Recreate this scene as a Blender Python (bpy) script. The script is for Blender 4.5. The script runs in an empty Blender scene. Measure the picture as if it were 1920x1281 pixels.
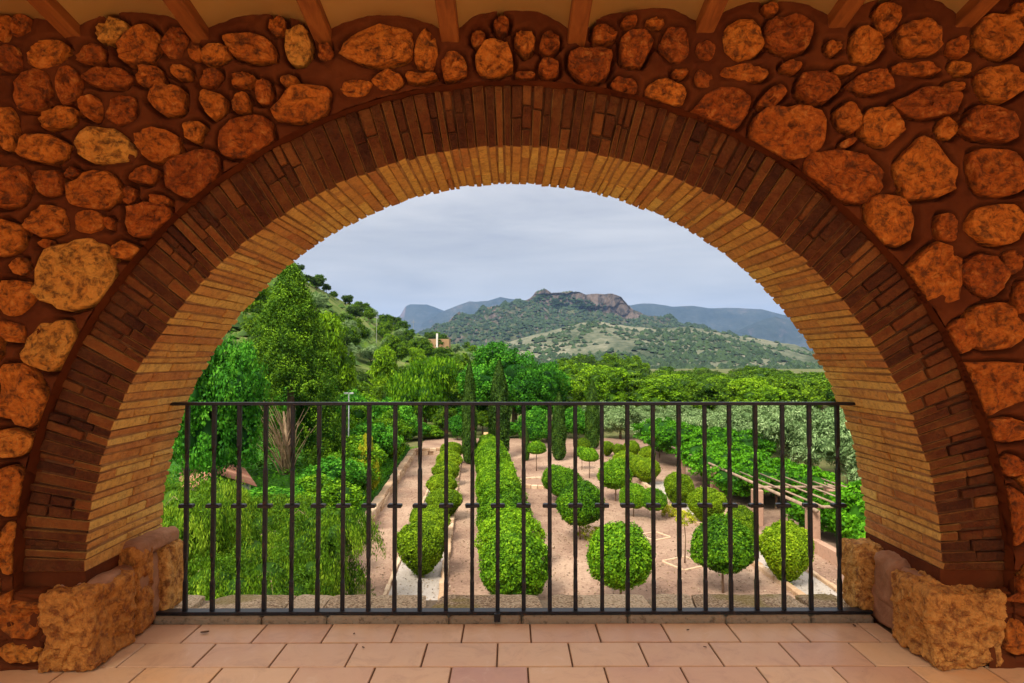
import bpy, math, random
import numpy as np
from mathutils import Vector, Matrix, noise as mnoise

# ------------------------------------------------------------------ camera, sky, sun, exposure
scene = bpy.context.scene
EYE = 1.215
F = 1167.0                      # focal length in photograph pixels (1920 wide)
PITCH = math.atan((672 - 640.5) / F)
YAW = math.atan((960 - 955) / F)
cam_data = bpy.data.cameras.new("camera")
cam_data.sensor_width = 36.0
cam_data.lens = F / 1920 * 36.0
cam_data.clip_start = 0.05
cam_data.clip_end = 40000
cam = bpy.data.objects.new("camera", cam_data)
scene.collection.objects.link(cam)
cam.location = (0, 0, EYE)
cam.rotation_euler = (math.pi / 2 + PITCH, 0, -YAW)
scene.camera = cam
CAMROT = cam.rotation_euler.to_matrix()

SUN_EL, SUN_AZ = math.radians(48), math.radians(211)     # azimuth clockwise from +Y
world = bpy.data.worlds.new("World")
scene.world = world
world.use_nodes = True
wn, wl = world.node_tree.nodes, world.node_tree.links
wn.clear()
w_out = wn.new("ShaderNodeOutputWorld")
w_bg = wn.new("ShaderNodeBackground")
w_bg.inputs["Strength"].default_value = 0.1
sky = wn.new("ShaderNodeTexSky")
sky.sky_type = 'NISHITA'
sky.sun_disc = False
sky.sun_elevation = SUN_EL
sky.sun_rotation = SUN_AZ
sky.air_density = 1.0
sky.dust_density = 2.0
tc = wn.new("ShaderNodeTexCoord")
sep = wn.new("ShaderNodeSeparateXYZ")
wl.new(tc.outputs["Generated"], sep.inputs[0])
mp = wn.new("ShaderNodeMapping"); mp.inputs["Scale"].default_value = (1.3, 1.0, 9.0)
wl.new(tc.outputs["Generated"], mp.inputs[0])
cn = wn.new("ShaderNodeTexNoise"); cn.inputs["Scale"].default_value = 2.2
cn.inputs["Detail"].default_value = 8; cn.inputs["Roughness"].default_value = 0.56
cn.inputs["Distortion"].default_value = 0.4
wl.new(mp.outputs[0], cn.inputs["Vector"])
cr = wn.new("ShaderNodeValToRGB")
cr.color_ramp.elements[0].position = 0.30; cr.color_ramp.elements[0].color = (4.85, 4.8, 5.0, 1)
cr.color_ramp.elements[1].position = 0.66; cr.color_ramp.elements[1].color = (7.2, 6.95, 6.75, 1)
wl.new(cn.outputs["Fac"], cr.inputs["Fac"])
# overcast sky: brighter towards the zenith
ov = wn.new("ShaderNodeMapRange")
ov.interpolation_type = 'SMOOTHSTEP'
ov.inputs["From Min"].default_value = 0.08; ov.inputs["From Max"].default_value = 1.0
ov.inputs["To Min"].default_value = 0.49; ov.inputs["To Max"].default_value = 1.75
wl.new(sep.outputs["Z"], ov.inputs["Value"])
cm = wn.new("ShaderNodeVectorMath"); cm.operation = 'SCALE'
wl.new(cr.outputs["Color"], cm.inputs[0]); wl.new(ov.outputs[0], cm.inputs["Scale"])
mixs = wn.new("ShaderNodeMixRGB"); mixs.inputs["Fac"].default_value = 0.9
wl.new(sky.outputs["Color"], mixs.inputs["Color1"]); wl.new(cm.outputs[0], mixs.inputs["Color2"])
wl.new(mixs.outputs["Color"], w_bg.inputs["Color"])
wl.new(w_bg.outputs[0], w_out.inputs["Surface"])

sun_data = bpy.data.lights.new("sun", 'SUN')
sun_data.energy = 2.9
sun_data.angle = math.radians(18)
sun_data.color = (1.0, 0.95, 0.86)
sun = bpy.data.objects.new("sun", sun_data)
scene.collection.objects.link(sun)
sdir = Vector((math.sin(SUN_AZ) * math.cos(SUN_EL), math.cos(SUN_AZ) * math.cos(SUN_EL), math.sin(SUN_EL)))
sun.rotation_euler = sdir.to_track_quat('Z', 'Y').to_euler()
sun.location = (0, 0, 60)

scene.view_settings.view_transform = 'Standard'
scene.view_settings.look = 'None'
scene.view_settings.gamma = 1.0
scene.view_settings.use_curve_mapping = False
scene.view_settings.exposure = 1.0
scene.cycles.max_bounces = 10
scene.cycles.diffuse_bounces = 7
scene.cycles.transparent_max_bounces = 8
scene.cycles.use_denoising = True

# ------------------------------------------------------------------ helpers
COL = scene.collection
rng = np.random.default_rng(7)
PI = math.pi

def ray(px, py):
    d = CAMROT @ Vector(((px - 960) / F, -(py - 640.5) / F, -1.0))
    return d

def at(px, py, y):
    """point of the plane Y = y that the photograph shows at (px, py)"""
    d = ray(px, py); t = y / d.y
    return Vector((d.x * t, y, EYE + d.z * t))

ZG = -4.8
def ground(px, py, z=ZG):
    d = ray(px, py); t = (z - EYE) / d.z
    return Vector((d.x * t, d.y * t, z))

def mesh_from(name, verts, faces, mat, parent=None, tint=None, smooth=False, link=True, loc=None, face_red=None):
    me = bpy.data.meshes.new(name)
    verts = np.asarray(verts, dtype=np.float32).reshape(-1, 3)
    if isinstance(faces, np.ndarray):
        nf, k = faces.shape
        me.vertices.add(len(verts)); me.vertices.foreach_set("co", verts.ravel())
        me.loops.add(nf * k); me.loops.foreach_set("vertex_index", faces.astype(np.int32).ravel())
        me.polygons.add(nf)
        me.polygons.foreach_set("loop_start", np.arange(0, nf * k, k, dtype=np.int32))
        me.polygons.foreach_set("loop_total", np.full(nf, k, dtype=np.int32))
        me.update(calc_edges=True)
    else:
        me.from_pydata([tuple(v) for v in verts.tolist()], [], [tuple(f) for f in faces])
        me.update()
    if tint is not None:
        a = me.attributes.new("tint", 'FLOAT', 'POINT')
        t = np.full(len(verts), tint, dtype=np.float32) if np.isscalar(tint) else np.asarray(tint, dtype=np.float32)
        a.data.foreach_set("value", t)
    if face_red is not None:
        a = me.attributes.new("face_red", 'FLOAT', 'POINT')
        a.data.foreach_set("value", np.asarray(face_red, dtype=np.float32))
    if smooth:
        me.polygons.foreach_set("use_smooth", np.ones(len(me.polygons), dtype=bool))
    me.materials.append(mat)
    o = bpy.data.objects.new(name, me)
    if loc is not None: o.location = loc
    if parent is not None: o.parent = parent
    if link: COL.objects.link(o)
    return o

def empty(name, loc=(0, 0, 0), rz=0.0):
    o = bpy.data.objects.new(name, None)
    o.empty_display_size = 0.2
    o.location = loc; o.rotation_euler = (0, 0, rz)
    COL.objects.link(o)
    return o

def tag(o, label=None, cat=None, group=None, kind=None):
    if label: o["label"] = label
    if cat: o["category"] = cat
    if group: o["group"] = group
    if kind: o["kind"] = kind
    return o

def copy_tree(o, kids, parent=None):
    c = o.copy(); COL.objects.link(c)
    if parent is not None: c.parent = parent
    for ch in kids.get(o.name, []):
        copy_tree(ch, kids, c)
    return c

def kids_of(o):
    out = {}
    def walk(x):
        out[x.name] = list(x.children)
        for c in x.children: walk(c)
    walk(o)
    return out

class Geo:
    """collects pieces into one mesh"""
    def __init__(self): self.v = []; self.f = []; self.t = []; self.n = 0
    def add(self, verts, faces, tint=0.5):
        verts = [tuple(v) for v in verts]
        self.v += verts; self.f += [tuple(i + self.n for i in f) for f in faces]
        self.t += [tint] * len(verts); self.n += len(verts)
    def box(self, x0, x1, y0, y1, z0, z1, tint=0.5):
        v = [(x, y, z) for x in (x0, x1) for y in (y0, y1) for z in (z0, z1)]
        f = [(0, 1, 3, 2), (4, 6, 7, 5), (0, 4, 5, 1), (2, 3, 7, 6), (0, 2, 6, 4), (1, 5, 7, 3)]
        self.add(v, f, tint)
    def tube(self, pts, radii, n=8, tint=0.5, cap=True):
        pts = [Vector(p) for p in pts]
        vs = []
        for i, p in enumerate(pts):
            d = (pts[min(i + 1, len(pts) - 1)] - pts[max(i - 1, 0)]).normalized()
            a = d.orthogonal().normalized() if i == 0 else (a - d * a.dot(d)).normalized()
            b = d.cross(a)
            r = radii[i] if hasattr(radii, '__len__') else radii
            for k in range(n):
                t = 2 * PI * k / n
                vs.append(p + (a * math.cos(t) + b * math.sin(t)) * r)
        fs = []
        for i in range(len(pts) - 1):
            for k in range(n):
                k2 = (k + 1) % n
                fs.append((i * n + k, i * n + k2, (i + 1) * n + k2, (i + 1) * n + k))
        if cap:
            fs.append(tuple(range(n - 1, -1, -1))); m = (len(pts) - 1) * n
            fs.append(tuple(range(m, m + n)))
        self.add(vs, fs, tint)
    def build(self, name, mat, parent=None, smooth=False, loc=None):
        return mesh_from(name, self.v, self.f, mat, parent, self.t, smooth, loc=loc)

def bevel_block(c, b):
    """c: 8 corners indexed by (i,j,k) bits -> 24 verts block with chamfered edges"""
    c = [Vector(p) for p in c]
    vs, idx = [], {}
    for i in (0, 1):
        for j in (0, 1):
            for k in (0, 1):
                p = c[i * 4 + j * 2 + k]
                nb = [c[(1 - i) * 4 + j * 2 + k], c[i * 4 + (1 - j) * 2 + k], c[i * 4 + j * 2 + 1 - k]]
                e = [(q - p).normalized() * b for q in nb]
                for ax in range(3):
                    o = [e[x] for x in range(3) if x != ax]
                    idx[(i, j, k, ax)] = len(vs); vs.append(p + o[0] + o[1])
    fs = []
    def I(i, j, k, ax): return idx[(i, j, k, ax)]
    def q(bits, ax):
        l = [0, 0, 0]
        others = [x for x in range(3) if x != ax]
        out = []
        for (a, b2) in ((0, 0), (1, 0), (1, 1), (0, 1)):
            l[ax] = bits; l[others[0]] = a; l[others[1]] = b2
            out.append(I(l[0], l[1], l[2], ax))
        return out
    for ax in range(3):
        for s in (0, 1): fs.append(q(s, ax))
    for ax in range(3):             # edges running along ax
        o1, o2 = [x for x in range(3) if x != ax]
        for a in (0, 1):
            for b2 in (0, 1):
                l = [0, 0, 0]; l[o1] = a; l[o2] = b2
                l0 = list(l); l0[ax] = 0; l1 = list(l); l1[ax] = 1
                fs.append([I(*l0, o1), I(*l1, o1), I(*l1, o2), I(*l0, o2)])
    for i in (0, 1):
        for j in (0, 1):
            for k in (0, 1): fs.append([I(i, j, k, 0), I(i, j, k, 1), I(i, j, k, 2)])
    cen = sum(c, Vector()) / 8
    out = []
    for f in fs:
        p = [vs[x] for x in f]
        n = (p[1] - p[0]).cross(p[2] - p[0])
        m = sum(p, Vector()) / len(p)
        out.append(tuple(f) if n.dot(m - cen) >= 0 else tuple(reversed(f)))
    return vs, out

def box_corners(x0, x1, y0, y1, z0, z1, j=0.0, r=random):
    return [(x + r.uniform(-j, j), y + r.uniform(-j, j), z + r.uniform(-j, j))
            for x in (x0, x1) for y in (y0, y1) for z in (z0, z1)]

def fbm(p, s, o=4):
    return mnoise.fractal(Vector(p) * s, 1.0, 2.0, o)

# ------------------------------------------------------------------ materials
def new_mat(name):
    m = bpy.data.materials.new(name); m.use_nodes = True
    nt = m.node_tree; nt.nodes.clear()
    out = nt.nodes.new("ShaderNodeOutputMaterial")
    b = nt.nodes.new("ShaderNodeBsdfPrincipled")
    nt.links.new(b.outputs[0], out.inputs["Surface"])
    return m, nt, b, out

def nnode(nt, typ, **kw):
    n = nt.nodes.new(typ)
    for k, v in kw.items():
        if k in n.inputs: n.inputs[k].default_value = v
        else: setattr(n, k, v)
    return n

def noise_tex(nt, scale, detail=5, rough=0.55, dist=0.0, vec=None, coord="Object"):
    t = nnode(nt, "ShaderNodeTexNoise", Scale=scale, Detail=detail, Roughness=rough, Distortion=dist)
    if vec is None:
        c = nt.nodes.new("ShaderNodeTexCoord"); nt.links.new(c.outputs[coord], t.inputs["Vector"])
    else: nt.links.new(vec, t.inputs["Vector"])
    return t

def world_pos(nt):
    return nt.nodes.new("ShaderNodeNewGeometry").outputs["Position"]

def ramp(nt, fac, stops):
    r = nt.nodes.new("ShaderNodeValToRGB")
    while len(r.color_ramp.elements) < len(stops): r.color_ramp.elements.new(0.5)
    for e, (p, c) in zip(r.color_ramp.elements, stops):
        e.position = p; e.color = (c[0], c[1], c[2], 1)
    nt.links.new(fac, r.inputs["Fac"])
    return r.outputs["Color"]

def mixc(nt, fac, a, b, mode='MIX'):
    m = nt.nodes.new("ShaderNodeMixRGB"); m.blend_type = mode
    for s, v in (("Fac", fac), ("Color1", a), ("Color2", b)):
        if hasattr(v, "links") or hasattr(v, "is_linked"): nt.links.new(v, m.inputs[s])
        elif s == "Fac": m.inputs[s].default_value = v
        else: m.inputs[s].default_value = (v[0], v[1], v[2], 1)
    return m.outputs[0]

def math_n(nt, op, a, b=0.0):
    m = nt.nodes.new("ShaderNodeMath"); m.operation = op
    for i, v in ((0, a), (1, b)):
        if hasattr(v, "is_linked"): nt.links.new(v, m.inputs[i])
        else: m.inputs[i].default_value = v
    return m.outputs[0]

def tint_of(nt):
    a = nt.nodes.new("ShaderNodeAttribute"); a.attribute_name = "tint"
    return a.outputs["Fac"]

def bump(nt, b, h, strength=0.5, dist=0.01):
    n = nnode(nt, "ShaderNodeBump", Strength=strength, Distance=dist)
    nt.links.new(h, n.inputs["Height"]); nt.links.new(n.outputs[0], b.inputs["Normal"])
    return n

def stone_mat(name, stops, dark=(0.06, 0.022, 0.008), rough=0.85, dirt=0.5, bumps=0.02, fine=60, bstr=0.8, crag=0.0):
    m, nt, b, _ = new_mat(name)
    P = world_pos(nt)
    n1 = noise_tex(nt, 9, 6, 0.62, 0.1, P); n2 = noise_tex(nt, fine, 6, 0.65, 0.0, P); n3 = noise_tex(nt, 3.0, 3, 0.5, 0, P)
    fac = math_n(nt, 'ADD', math_n(nt, 'MULTIPLY', tint_of(nt), 0.62), math_n(nt, 'MULTIPLY', n1.outputs["Fac"], 0.40))
    col = ramp(nt, fac, stops)
    d = ramp(nt, n2.outputs["Fac"], [(0.30, (1, 1, 1)), (0.46, (0, 0, 0))])
    col = mixc(nt, math_n(nt, 'MULTIPLY', d, dirt), col, dark)
    if crag:
        # weathered pits and fracture lines that hold dark dirt, pale fresh chips
        n5 = noise_tex(nt, 24, 8, 0.72, 0.15, P)
        pit_ = ramp(nt, n5.outputs["Fac"], [(0.39, (1, 1, 1)), (0.52, (0, 0, 0))])
        col = mixc(nt, math_n(nt, 'MULTIPLY', pit_, crag), col, (dark[0] * 1.3, dark[1] * 1.1, dark[2]))
        chip = ramp(nt, n5.outputs["Fac"], [(0.55, (0, 0, 0)), (0.68, (1, 1, 1))])
        col = mixc(nt, math_n(nt, 'MULTIPLY', chip, crag * 0.6), col, (0.78, 0.36, 0.08))
    nt.links.new(col, b.inputs["Base Color"])
    b.inputs["Roughness"].default_value = rough
    b.inputs["Specular IOR Level"].default_value = 0.25
    vo = nnode(nt, "ShaderNodeTexVoronoi", Scale=26.0); nt.links.new(P, vo.inputs["Vector"])
    h = math_n(nt, 'ADD', math_n(nt, 'MULTIPLY', n1.outputs["Fac"], 1.0),
               math_n(nt, 'ADD', math_n(nt, 'MULTIPLY', n2.outputs["Fac"], 0.45), math_n(nt, 'MULTIPLY', vo.outputs["Distance"], 0.35)))
    bump(nt, b, h, bstr, bumps)
    return m

M = {}
M['stone'] = stone_mat('rubble_stone', [(0.15, (0.24, 0.045, 0.005)), (0.40, (0.43, 0.10, 0.009)), (0.62, (0.62, 0.185, 0.018)), (0.9, (0.70, 0.34, 0.055))], bumps=0.045, bstr=1.0, fine=48, crag=0.75)
M['block'] = stone_mat('base_block', [(0.15, (0.36, 0.11, 0.018)), (0.5, (0.53, 0.215, 0.038)), (0.85, (0.66, 0.37, 0.10))], dark=(0.13, 0.04, 0.01), bumps=0.04, fine=38, bstr=1.0, crag=0.8)
M['brick'] = stone_mat('arch_brick', [(0.12, (0.40, 0.13, 0.035)), (0.36, (0.55, 0.24, 0.055)), (0.58, (0.66, 0.36, 0.075)), (0.85, (0.72, 0.45, 0.11))], dark=(0.16, 0.06, 0.02), dirt=0.6, bumps=0.02, fine=70, bstr=1.0, crag=0.35)
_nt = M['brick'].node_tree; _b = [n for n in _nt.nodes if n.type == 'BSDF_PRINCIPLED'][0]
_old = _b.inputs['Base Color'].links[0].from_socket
_wa = _nt.nodes.new('ShaderNodeAttribute'); _wa.attribute_name = 'face_red'  # brick faces towards the room are mixed to a darker red
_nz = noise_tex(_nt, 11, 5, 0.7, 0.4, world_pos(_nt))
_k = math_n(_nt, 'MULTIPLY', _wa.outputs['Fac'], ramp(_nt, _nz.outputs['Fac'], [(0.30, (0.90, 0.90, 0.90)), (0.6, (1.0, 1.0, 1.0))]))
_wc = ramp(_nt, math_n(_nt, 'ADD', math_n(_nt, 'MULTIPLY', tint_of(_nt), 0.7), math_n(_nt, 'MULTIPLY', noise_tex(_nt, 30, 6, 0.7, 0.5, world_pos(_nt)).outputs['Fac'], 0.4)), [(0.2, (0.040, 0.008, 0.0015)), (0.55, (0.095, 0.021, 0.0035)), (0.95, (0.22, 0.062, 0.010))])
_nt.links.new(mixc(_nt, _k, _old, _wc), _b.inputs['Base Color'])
M['pale_stone'] = stone_mat('pale_limestone', [(0.2, (0.40, 0.24, 0.13)), (0.5, (0.52, 0.34, 0.20)), (0.85, (0.62, 0.46, 0.30))], dark=(0.2, 0.12, 0.07), bumps=0.02, fine=12)
M['pillar'] = stone_mat('pinkish_render', [(0.2, (0.36, 0.20, 0.13)), (0.5, (0.43, 0.25, 0.165)), (0.85, (0.48, 0.29, 0.19))], dark=(0.2, 0.12, 0.07), bumps=0.01, fine=12)
M['sill'] = stone_mat('weathered_sill', [(0.2, (0.16, 0.11, 0.06)), (0.5, (0.27, 0.20, 0.12)), (0.85, (0.37, 0.29, 0.18))], dark=(0.05, 0.035, 0.02), dirt=0.7, bumps=0.02, fine=40)

def simple_mat(name, c1, c2, scale=8, rough=0.8, bstr=0.3, bd=0.004, spec=0.3, detail=5, mid=(0.35, 0.65)):
    m, nt, b, _ = new_mat(name)
    n = noise_tex(nt, scale, detail, 0.6, 0.2, world_pos(nt))
    nt.links.new(ramp(nt, n.outputs["Fac"], [(mid[0], c1), (mid[1], c2)]), b.inputs["Base Color"])
    n2 = noise_tex(nt, scale * 9, 4, 0.6, 0, world_pos(nt))
    b.inputs["Roughness"].default_value = rough
    b.inputs["Specular IOR Level"].default_value = spec
    bump(nt, b, math_n(nt, 'ADD', n.outputs["Fac"], math_n(nt, 'MULTIPLY', n2.outputs["Fac"], 0.4)), bstr, bd)
    return m
M['mortar'] = simple_mat('wall_mortar', (0.082, 0.017, 0.0035), (0.125, 0.030, 0.006), 5, 0.9, 0.6, 0.010, 0.15)
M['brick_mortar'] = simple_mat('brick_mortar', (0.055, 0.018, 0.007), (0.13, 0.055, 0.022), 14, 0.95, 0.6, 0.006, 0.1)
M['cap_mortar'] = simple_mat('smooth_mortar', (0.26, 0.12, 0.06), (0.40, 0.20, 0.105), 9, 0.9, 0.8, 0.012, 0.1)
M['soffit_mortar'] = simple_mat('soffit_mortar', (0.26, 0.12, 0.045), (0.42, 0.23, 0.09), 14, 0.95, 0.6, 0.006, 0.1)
M['plaster'] = simple_mat('ceiling_plaster', (0.93, 0.65, 0.21), (0.95, 0.69, 0.25), 3, 0.85, 0.15, 0.003, 0.2)
M['side_plaster'] = simple_mat('side_plaster', (0.70, 0.44, 0.20), (0.76, 0.50, 0.25), 2, 0.9, 0.2, 0.004, 0.2)
M['terrace'] = simple_mat('bounce_terrace_stone', (0.70, 0.61, 0.48), (0.78, 0.70, 0.57), 2, 0.8)
M['grout'] = simple_mat('floor_grout', (0.10, 0.05, 0.025), (0.17, 0.09, 0.05), 20, 0.95, 0.4, 0.003, 0.1)

# floor tiles
m, nt, b, _ = new_mat('terracotta_tile')
P = world_pos(nt)
n1 = noise_tex(nt, 2.6, 4, 0.55, 0.3, P); n2 = noise_tex(nt, 70, 4, 0.6, 0, P)
fac = math_n(nt, 'ADD', math_n(nt, 'MULTIPLY', tint_of(nt), 0.6), math_n(nt, 'MULTIPLY', n1.outputs["Fac"], 0.4))
col = ramp(nt, fac, [(0.1, (0.42, 0.21, 0.16)), (0.35, (0.53, 0.295, 0.165)), (0.6, (0.61, 0.37, 0.195)), (0.9, (0.68, 0.33, 0.10))])
n4 = noise_tex(nt, 26, 2, 0.5, 0, P)
spk = ramp(nt, n4.outputs["Fac"], [(0.19, (1, 1, 1)), (0.23, (0, 0, 0))])
col = mixc(nt, math_n(nt, 'MULTIPLY', spk, 0.7), col, (0.12, 0.05, 0.03))
n6 = noise_tex(nt, 7, 8, 0.75, 0.8, P)
col = mixc(nt, math_n(nt, 'MULTIPLY', ramp(nt, n6.outputs["Fac"], [(0.50, (0, 0, 0)), (0.68, (1, 1, 1))]), 0.35), col, (0.30, 0.15, 0.085))
col = mixc(nt, math_n(nt, 'MULTIPLY', ramp(nt, n6.outputs["Fac"], [(0.30, (1, 1, 1)), (0.42, (0, 0, 0))]), 0.3), col, (0.70, 0.52, 0.36))
nt.links.new(col, b.inputs["Base Color"])
b.inputs["Roughness"].default_value = 0.42; b.inputs["Specular IOR Level"].default_value = 0.35
bump(nt, b, math_n(nt, 'ADD', n1.outputs["Fac"], math_n(nt, 'MULTIPLY', n2.outputs["Fac"], 0.08)), 0.25, 0.006)
M['tile'] = m

# wood
m, nt, b, _ = new_mat('beam_wood')
c = nt.nodes.new("ShaderNodeTexCoord"); mpn = nnode(nt, "ShaderNodeMapping"); mpn.inputs["Scale"].default_value = (30, 1.6, 30)
nt.links.new(c.outputs["Object"], mpn.inputs[0])
n1 = noise_tex(nt, 1.0, 6, 0.65, 0.8, mpn.outputs[0])
nt.links.new(ramp(nt, n1.outputs["Fac"], [(0.25, (0.14, 0.038, 0.009)), (0.5, (0.26, 0.078, 0.015)), (0.75, (0.36, 0.125, 0.026))]), b.inputs["Base Color"])
b.inputs["Roughness"].default_value = 0.5
bump(nt, b, n1.outputs["Fac"], 0.4, 0.003)
M['wood'] = m
M['old_wood'] = simple_mat('weathered_wood', (0.22, 0.14, 0.09), (0.38, 0.26, 0.17), 6, 0.85)

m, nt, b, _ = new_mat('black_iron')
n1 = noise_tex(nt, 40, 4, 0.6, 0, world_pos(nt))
nt.links.new(ramp(nt, n1.outputs["Fac"], [(0.35, (0.006, 0.006, 0.008)), (0.58, (0.014, 0.013, 0.014)), (0.70, (0.045, 0.018, 0.010))]), b.inputs["Base Color"])  # brown patches: rust tone with warm reflections put into the iron's colour
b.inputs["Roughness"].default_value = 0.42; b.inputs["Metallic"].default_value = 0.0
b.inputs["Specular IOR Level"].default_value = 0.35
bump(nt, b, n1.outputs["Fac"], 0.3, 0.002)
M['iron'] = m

# garden surfaces
def earth(name, stops, big=0.35, fine=9, rough=0.95, bd=0.02):
    m, nt, b, _ = new_mat(name)
    P = world_pos(nt)
    n1 = noise_tex(nt, big, 6, 0.62, 0.5, P); n2 = noise_tex(nt, fine, 6, 0.7, 0, P); n3 = noise_tex(nt, fine * 6, 3, 0.6, 0, P)
    f = math_n(nt, 'ADD', math_n(nt, 'MULTIPLY', n1.outputs["Fac"], 0.65), math_n(nt, 'MULTIPLY', n2.outputs["Fac"], 0.35))
    col = ramp(nt, f, stops)
    g = ramp(nt, n3.outputs["Fac"], [(0.3, (0.72, 0.72, 0.72)), (0.65, (1.12, 1.12, 1.12))])
    col = mixc(nt, 1.0, col, g, 'MULTIPLY')
    nt.links.new(col, b.inputs["Base Color"])
    b.inputs["Roughness"].default_value = rough; b.inputs["Specular IOR Level"].default_value = 0.1
    bump(nt, b, math_n(nt, 'ADD', n2.outputs["Fac"], n3.outputs["Fac"]), 0.5, bd)
    return m
M['earth'] = earth('packed_earth', [(0.34, (0.19, 0.11, 0.075)), (0.47, (0.31, 0.19, 0.125)), (0.60, (0.45, 0.30, 0.20))])
M['gravel'] = earth('pale_gravel', [(0.35, (0.34, 0.28, 0.22)), (0.6, (0.48, 0.41, 0.34))], 0.8, 14)
M['wild'] = earth('wild_ground', [(0.35, (0.055, 0.075, 0.018)), (0.5, (0.12, 0.13, 0.04)), (0.65, (0.24, 0.19, 0.09))], 0.12, 2.5, bd=0.05)
M['grass_bank'] = earth('green_bank', [(0.35, (0.025, 0.09, 0.01)), (0.65, (0.07, 0.19, 0.02))], 0.5, 8)

def foliage(name, dark, mid, light, trans=0.25, rough=0.6, spec=0.1):
    m, nt, b, out = new_mat(name)
    n1 = noise_tex(nt, 0.9, 3, 0.5, 0, world_pos(nt))
    oi = nt.nodes.new("ShaderNodeObjectInfo")
    f = math_n(nt, 'ADD', math_n(nt, 'MULTIPLY', tint_of(nt), 0.72), math_n(nt, 'MULTIPLY', n1.outputs["Fac"], 0.28))
    f = math_n(nt, 'ADD', f, math_n(nt, 'MULTIPLY', math_n(nt, 'SUBTRACT', oi.outputs["Random"], 0.5), 0.22))
    col = ramp(nt, f, [(0.12, dark), (0.5, mid), (0.88, light)])
    nt.links.new(col, b.inputs["Base Color"])
    b.inputs["Roughness"].default_value = rough; b.inputs["Specular IOR Level"].default_value = spec
    tr = nt.nodes.new("ShaderNodeBsdfTranslucent")
    nt.links.new(mixc(nt, 1.0, col, (1.0, 1.0, 0.6), 'MULTIPLY'), tr.inputs["Color"])
    mx = nnode(nt, "ShaderNodeMixShader", Fac=trans)
    nt.links.new(b.outputs[0], mx.inputs[1]); nt.links.new(tr.outputs[0], mx.inputs[2])
    nt.links.new(mx.outputs[0], out.inputs["Surface"])
    return m
M['leaf_topiary'] = foliage('topiary_leaf', (0.018, 0.07, 0.004), (0.10, 0.25, 0.006), (0.29, 0.50, 0.015))
M['leaf_box'] = foliage('yellow_green_shrub_leaf', (0.035, 0.08, 0.004), (0.17, 0.29, 0.006), (0.38, 0.51, 0.015))
M['leaf_hedge'] = foliage('hedge_leaf', (0.018, 0.07, 0.004), (0.12, 0.28, 0.006), (0.33, 0.54, 0.015))
M['leaf_broad'] = foliage('broadleaf', (0.015, 0.075, 0.008), (0.06, 0.25, 0.012), (0.19, 0.48, 0.03))
M['leaf_vine'] = foliage('vine_leaf', (0.018, 0.08, 0.004), (0.075, 0.25, 0.006), (0.18, 0.46, 0.012))
M['leaf_cypress'] = foliage('cypress_leaf', (0.012, 0.034, 0.004), (0.035, 0.082, 0.008), (0.085, 0.16, 0.015), 0.1)
M['leaf_conifer'] = foliage('conifer_leaf', (0.010, 0.032, 0.003), (0.052, 0.135, 0.006), (0.21, 0.38, 0.012), 0.12)
M['leaf_weeping'] = foliage('weeping_leaf', (0.02, 0.06, 0.003), (0.12, 0.25, 0.008), (0.36, 0.50, 0.03), 0.15)
M['leaf_pine'] = foliage('pine_needle', (0.018, 0.05, 0.004), (0.085, 0.18, 0.006), (0.23, 0.37, 0.012), 0.12)
M['leaf_bright_pine'] = foliage('bright_pine_needle', (0.035, 0.09, 0.004), (0.15, 0.30, 0.006), (0.32, 0.50, 0.015), 0.15)
M['leaf_dark_pine'] = foliage('dark_pine_needle', (0.02, 0.045, 0.006), (0.05, 0.10, 0.012), (0.11, 0.18, 0.02), 0.1)
M['leaf_olive'] = foliage('olive_leaf', (0.06, 0.11, 0.03), (0.215, 0.33, 0.115), (0.43, 0.55, 0.24), 0.12)
M['leaf_yellow'] = foliage('yellow_leaf', (0.18, 0.24, 0.01), (0.40, 0.42, 0.02), (0.6, 0.52, 0.03), 0.25)
M['scrub'] = foliage('scrub_leaf', (0.010, 0.022, 0.008), (0.022, 0.042, 0.014), (0.045, 0.075, 0.025), 0.0)
M['bark'] = simple_mat('tree_bark', (0.14, 0.08, 0.045), (0.26, 0.17, 0.10), 6, 0.9, 0.6, 0.02)
M['dead_wood'] = simple_mat('pale_dead_wood', (0.30, 0.18, 0.10), (0.46, 0.31, 0.18), 4, 0.9, 0.6, 0.02)
M['litter'] = foliage('fallen_leaf', (0.06, 0.035, 0.018), (0.20, 0.12, 0.05), (0.55, 0.42, 0.28), 0.0)
# ------------------------------------------------------------------ the loggia
CX, CZ, R = 0.024, 0.362, 1.717
RT = 0.253                     # depth of the brick ring
RO = R + RT
YF, YB = 2.52, 3.07            # front and back face of the brickwork
YW = YF - 0.045                # face of the rubble masonry

# ---- floor
floor = tag(empty('floor'), kind='structure')
g = Geo(); g.box(-4.2, 4.2, -9.6, 2.60, -0.10, -0.007); g.box(-1.75, 1.80, 2.60, 2.896, -0.10, -0.0075)
g.build('grout_bed', M['grout'], floor)
g = Geo(); g.box(-11, 11, -16, -0.9, -0.12, -0.009); g.build('bounce_terrace', M['terrace'], floor)  # unseen pale terrace added behind the camera to bounce light indoors
rr = random.Random(4)
def tile(parent, x0, x1, y0, y1, z=0.0, t=0.5, collect=None):
    j = 0.0035
    c = [(x, y, zz) for x in (x0 + j, x1 - j) for y in (y0 + j, y1 - j) for zz in (-0.03, z)]
    v, f = bevel_block(c, 0.0022)
    if collect is not None: collect.add(v, f, t)
    else: mesh_from('tile', v, f, M['tile'], parent, t)
rows = [(2.696, 2.888, -0.206), (2.488, 2.696, -0.049), (2.282, 2.488, -0.227), (2.076, 2.282, -0.08), (1.87, 2.076, -0.22)]
stuff_tiles = Geo()
y = 1.87; k = 0
while y > -9.4:
    rows.append((y - 0.206, y, -0.08 - 0.149 * (k % 2))); y -= 0.206; k += 1
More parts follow.
